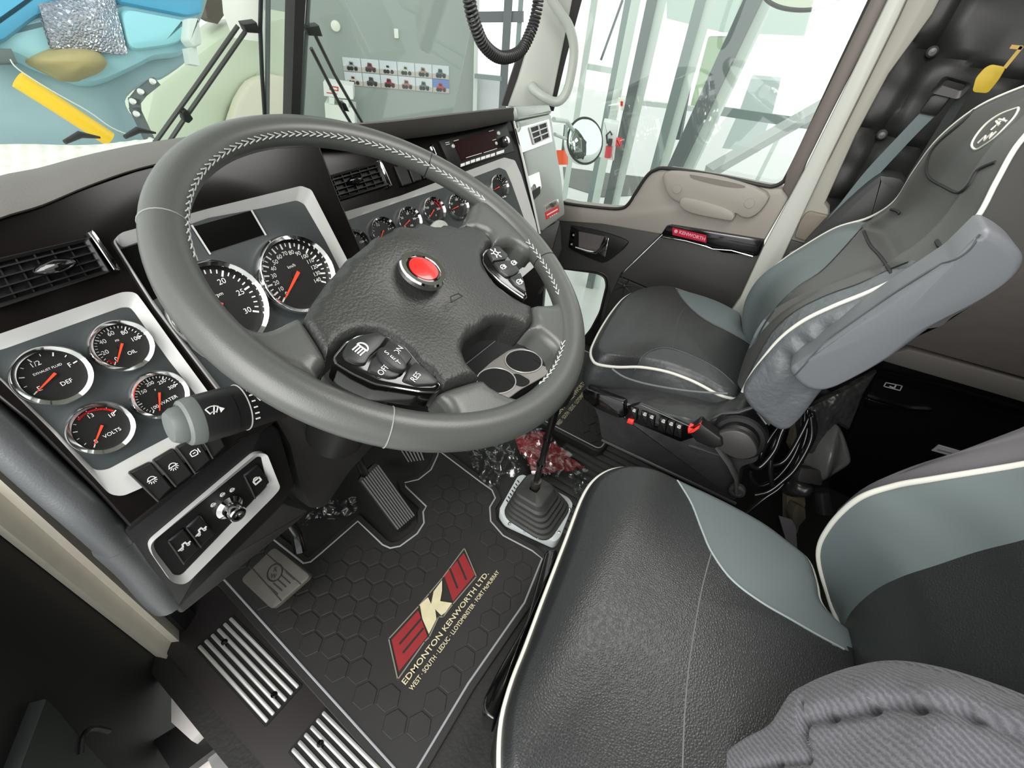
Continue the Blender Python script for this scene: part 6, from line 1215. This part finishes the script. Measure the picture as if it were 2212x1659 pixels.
el = [(.075 * math.cos(t * math.pi / 24), .044 * math.sin(t * math.pi / 24)) for t in range(48)]
c_ = MQ.T([(1650, -10), (1680, 14), (1732, 22), (1785, 14), (1822, -12), (1810, -50), (1732, -70), (1660, -50)]); el = smooth(c_, 5)
mb = MB(); mb.prism(MQ, el, -.01, .004, bev=.003); mb.obj('mirror_back', mat('mirror_cream', (232, 236, 216), .5), mir); mb = MB(); mb.tube([MQ.w(0, 0, -.01), MQ.w(0, .0, -.05), MQ.w(.02, .28, -.04)], .006, 8); mb.obj('mirror_arm', rubber, mir); mb = MB(); mb.tube([MQ.w(*p, .002) for p in el], .005, 8, True); mb.obj('mirror_rim', rubber, mir)
# ------------------------------------------------------------------ opened hood of the truck
HY = PL(A(200, 120, 'y', 2.5), (.05, -1, .18), (1, 0, 0))
hood = thing('hood', 'raised blue truck hood seen from behind through the windshield', 'hood', tuple(HY.o))
blue = mat('hood_blue', (84, 170, 208), .35, var=.15, vscale=3); blue2 = mat('hood_blue_grey', (148, 178, 184), .55, var=.14, vscale=4); blue3 = mat('hood_pale_blue', (158, 206, 216), .5, var=.10, vscale=3)
def sheet(px, h, bow=.06, m_=None, name='hood_panel', n=18, par=hood, ns=0.0, thick=.02):
    """four-corner sheet bowed towards the viewer"""
    c = [Vector(HY.l(x, y, h)) for x, y in px]; rows = []
    for i in range(n + 1):
        t = i / n; row = []
        for k in range(n + 1):
            s_ = k / n; p = (c[0].lerp(c[1], s_)).lerp(c[3].lerp(c[2], s_), t); row.append(HY.w(p.x, p.y, h + bow * math.sin(math.pi * t) * math.sin(math.pi * s_) + ns * noise.noise(Vector((p.x * 6, p.y * 6, 0)))))
        rows.append(row)
    m = MB(); m.grid(rows); m.grid([[p - HY.n * thick for p in r] for r in reversed(rows)]); return m.obj(name, m_, par)
mb = MB(); mb.prism(HY, smooth(HY.T([(-80, -60), (440, -60), (438, 60), (425, 110), (410, 135), (360, 170), (330, 175), (286, 208), (290, 240), (335, 312), (100, 330), (-80, 345)]), 3), -.12, -.02, bev=.03); mb.obj('lower_panel', blue2, hood)
mb = MB(); mb.prism(HY, smooth(HY.T([(-80, -60), (428, -60), (432, 40), (420, 80), (400, 118), (340, 128), (300, 148), (210, 185), (140, 168), (80, 145), (20, 118), (-80, 118)], .05), 3), -.03, .06, bev=.05); mb.obj('inner_shell', blue3, hood)
mb = MB(); mb.prism(HY, smooth(HY.T([(-80, -60), (140, -60), (120, 20), (80, 40), (40, 70), (0, 95), (-80, 100)], .08), 3), .05, .09, bev=.03); mb.obj('painted_corner', blue, hood)
mb = MB(); mb.prism(HY, roundpoly(HY.T([(240, -60), (440, -60), (438, 30), (405, 36), (252, 6)], .08), .02), .05, .09, bev=.02); mb.obj('painted_edge', blue, hood)
mb = MB(); mb.prism(HY, roundpoly(HY.T([(256, 14), (402, 42), (400, 70), (390, 92), (362, 100), (276, 112)], .08), .05), .05, .09, bev=.02); mb.obj('recess_panel', mat('hood_recess_blue', (150, 212, 222), .5), hood)
quilt = mat('foil_quilt', (206, 210, 222), .25, .7, bump=('voronoi', 95, 1.0, .02)); sheet([(82, 8), (244, -20), (276, 118), (112, 103)], .09, .04, quilt, 'foil_blanket')
pw = Pillow(HY.at(.09), smooth(HY.T([(72, 128), (110, 104), (165, 98), (215, 108), (238, 134), (225, 155), (190, 168), (150, 170), (110, 152)], .09), 4), .05, .04, .04, N=90); pw.build('intake_bulge', mat('bulge_tan', (168, 156, 108), .6, var=.25, vscale=5), hood)
mb = MB(); mb.prism(HY, HY.T([(-60, 104), (22, 106), (36, 138), (-60, 140)], .1), .06, .12, bev=.01); mb.obj('hinge_cover', mat('hinge_grey', (96, 108, 108), .5), hood)
mb = MB(); mb.stroke(HY, HY.T([(334, 178), (306, 200), (292, 218), (294, 238), (327, 308)], .06), .030, .055, thick=.015); o = mb.obj('side_bracket', frd, hood)
for x, y in ((286, 219), (303, 198), (329, 176), (294, 246), (326, 303)):
    m = MB(); m.lathe(HY, *HY.l(x, y, .07), [(.012, .07), (.008, .085)], 10); m.obj('rivet', white, o)
mb = MB(); mb.prism(HY, roundpoly(HY.T([(402, 40), (426, 40), (432, 96), (416, 104), (400, 86)], .12), .01), .08, .14, bev=.01); mb.prism(HY, HY.T([(404, 104), (424, 100), (432, 142), (410, 138)], .12), .08, .12); mb.obj('hinge_bracket', frl, hood)
mb = MB(); mb.tube([HY.P(38, 172, .22), HY.P(110, 218, .22), HY.P(236, 300, .22)], .028, 18); tag(mb.obj('prop_strut', mat('strut_yellow', (244, 200, 40), .35)), 'yellow tubular prop strut holding the raised hood', 'strut')
mb = MB(); mb.tube([HY.w(*p, .25) for p in smooth(HY.T([(22, 128), (40, 150), (110, 195), (190, 240), (240, 275), (280, 292)], .25), 4, False)], .002, 6); tag(mb.obj('hood_cable', frl), 'thin pale cable slanting down beside the yellow strut', 'cable')
# quilted cover over the engine
rows = []
c = [A(-60, 316, 'z', .62), A(335, 300, 'z', .62), A(330, 330, 'z', .70), A(-60, 420, 'z', .70)]
for i in range(31):
    row = []
    for k in range(61):
        s_, t = k / 60, i / 30; p = c[0].lerp(c[1], s_).lerp(c[3].lerp(c[2], s_), t); row.append(p + vec(0, 0, .006 * abs(math.sin(s_ * 34)) * abs(math.sin(t * 12)) + .02 * noise.noise(p * 4)))
    rows.append(row)
mb = MB(); mb.grid(rows); tag(mb.obj('engine_cover', mat('engine_cover_white', (228, 226, 216), .8)), 'white quilted cover over the engine in front of the dashboard', 'engine cover')
for (x, y, lb) in ((270, 296, 'small black hose clamp at the end of the pale cable'), (140, 307, 'small black bracket lying on the white engine cover')):
    p = A(x, y, 'z', .66); mb = MB(); mb.tube([p, p + vec(.05, .02, .01), p + vec(.09, 0, .0)], [.006, .010, .003], 10); tag(mb.obj('engine_fitting', blackp), lb, 'fitting')
# pale body panels of the neighbouring truck
NB = PL(A(450, 180, 'y', 4.2), (-.1, -1, 0), (1, 0, 0))
mb = MB(); mb.prism(NB, smooth(NB.T([(330, 190), (420, 120), (500, 60), (640, 30), (655, 200), (640, 330), (480, 330), (500, 250), (528, 200), (545, 172), (500, 240), (480, 330), (300, 330)]), 1), -.4, 0, bev=.05); tag(mb.obj('truck_fender', mat('fender_pale_green', (198, 208, 184), .35)), 'pale green fender of a neighbouring truck beyond the blue hood', 'fender')
mb = MB(); mb.prism(NB.at(.12), smooth(NB.T([(500, 330), (505, 250), (530, 195), (560, 170), (620, 168), (640, 250), (640, 330)], .12), 2), -.1, 0, bev=.03); tag(mb.obj('wheel_arch_panel', mat('arch_cream', (214, 210, 190), .4)), 'cream wheel arch panel behind the left wiper blade', 'panel')
mb = MB(); mb.tube([NB.P(520, -80, .3), NB.P(528, 40, .3), NB.P(536, 85, .3)], [.13, .13, .10], 24); tag(mb.obj('white_duct', mat('duct_white', (232, 230, 222), .45)), 'white round duct above the wiper arm joint', 'duct')
mb = MB(); mb.prism(NB.at(-.1), NB.T([(425, -80), (492, -80), (486, 30), (470, 52), (448, 40)], -.1), -.2, 0); tag(mb.obj('brown_panel', mat('brown_dark', (84, 76, 66), .6)), 'dark brown panel between the hood corner and the white duct', 'panel')
# ------------------------------------------------------------------ wipers on the windshield
WG = WSH.at(-.03)
def wiper(arms, blade, joint, lb):
    t = thing('wiper', lb, 'wiper', tuple(WG.P(*joint)))
    for a_ in arms: m = MB(); m.tube([WG.P(*p) for p in a_], .0042, 8); m.obj('wiper_arm', mat('wiper_arm_dark', (56, 54, 52), .4), t)
    for k, b_ in enumerate(blade): m = MB(); m.tube([WG.P(*p) for p in b_], .0042 if k else .0052, 8); m.obj('blade_holder' if k else 'blade_spine', blackp if k else mat('blade_silver', (140, 146, 146), .3, .6), t)
    m = MB(); x, y = joint; m.prism(WG, WG.T([(x - 16, y - 8), (x + 14, y - 12), (x + 22, y + 12), (x - 8, y + 10)]), -.004, .012, bev=.002); m.obj('arm_joint', blackp, t)
    return t
w1 = wiper([[(332, 312), (420, 190), (514, 56)], [(362, 312), (395, 262), (530, 68)]], [[(579, -60), (578, 100), (577, 256)], [(565, -60), (562, 60), (566, 160), (572, 256)]], (533, 55), 'left hand wiper with twin dark arms and upright blade')
w2 = wiper([[(676, 66), (722, 160), (784, 268)], [(672, 104), (735, 228), (760, 270)]], [[(670, -60), (660, 100), (652, 256)], [(662, -60), (650, 60), (645, 160), (640, 256)]], (668, 62), 'right hand wiper slanting down towards the passenger side')
mb = MB(); mb.prism(WG, roundpoly(WG.T([(388, 236), (398, 232), (412, 252), (402, 262), (392, 258)]), .003), -.004, .01, bev=.002); mb.obj('arm_clip', blackp, w1)
mb = MB(); mb.prism(WG, roundpoly(WG.T([(732, 218), (742, 220), (750, 238), (738, 236)]), .003), -.004, .01, bev=.002); mb.obj('arm_clip', blackp, w2)
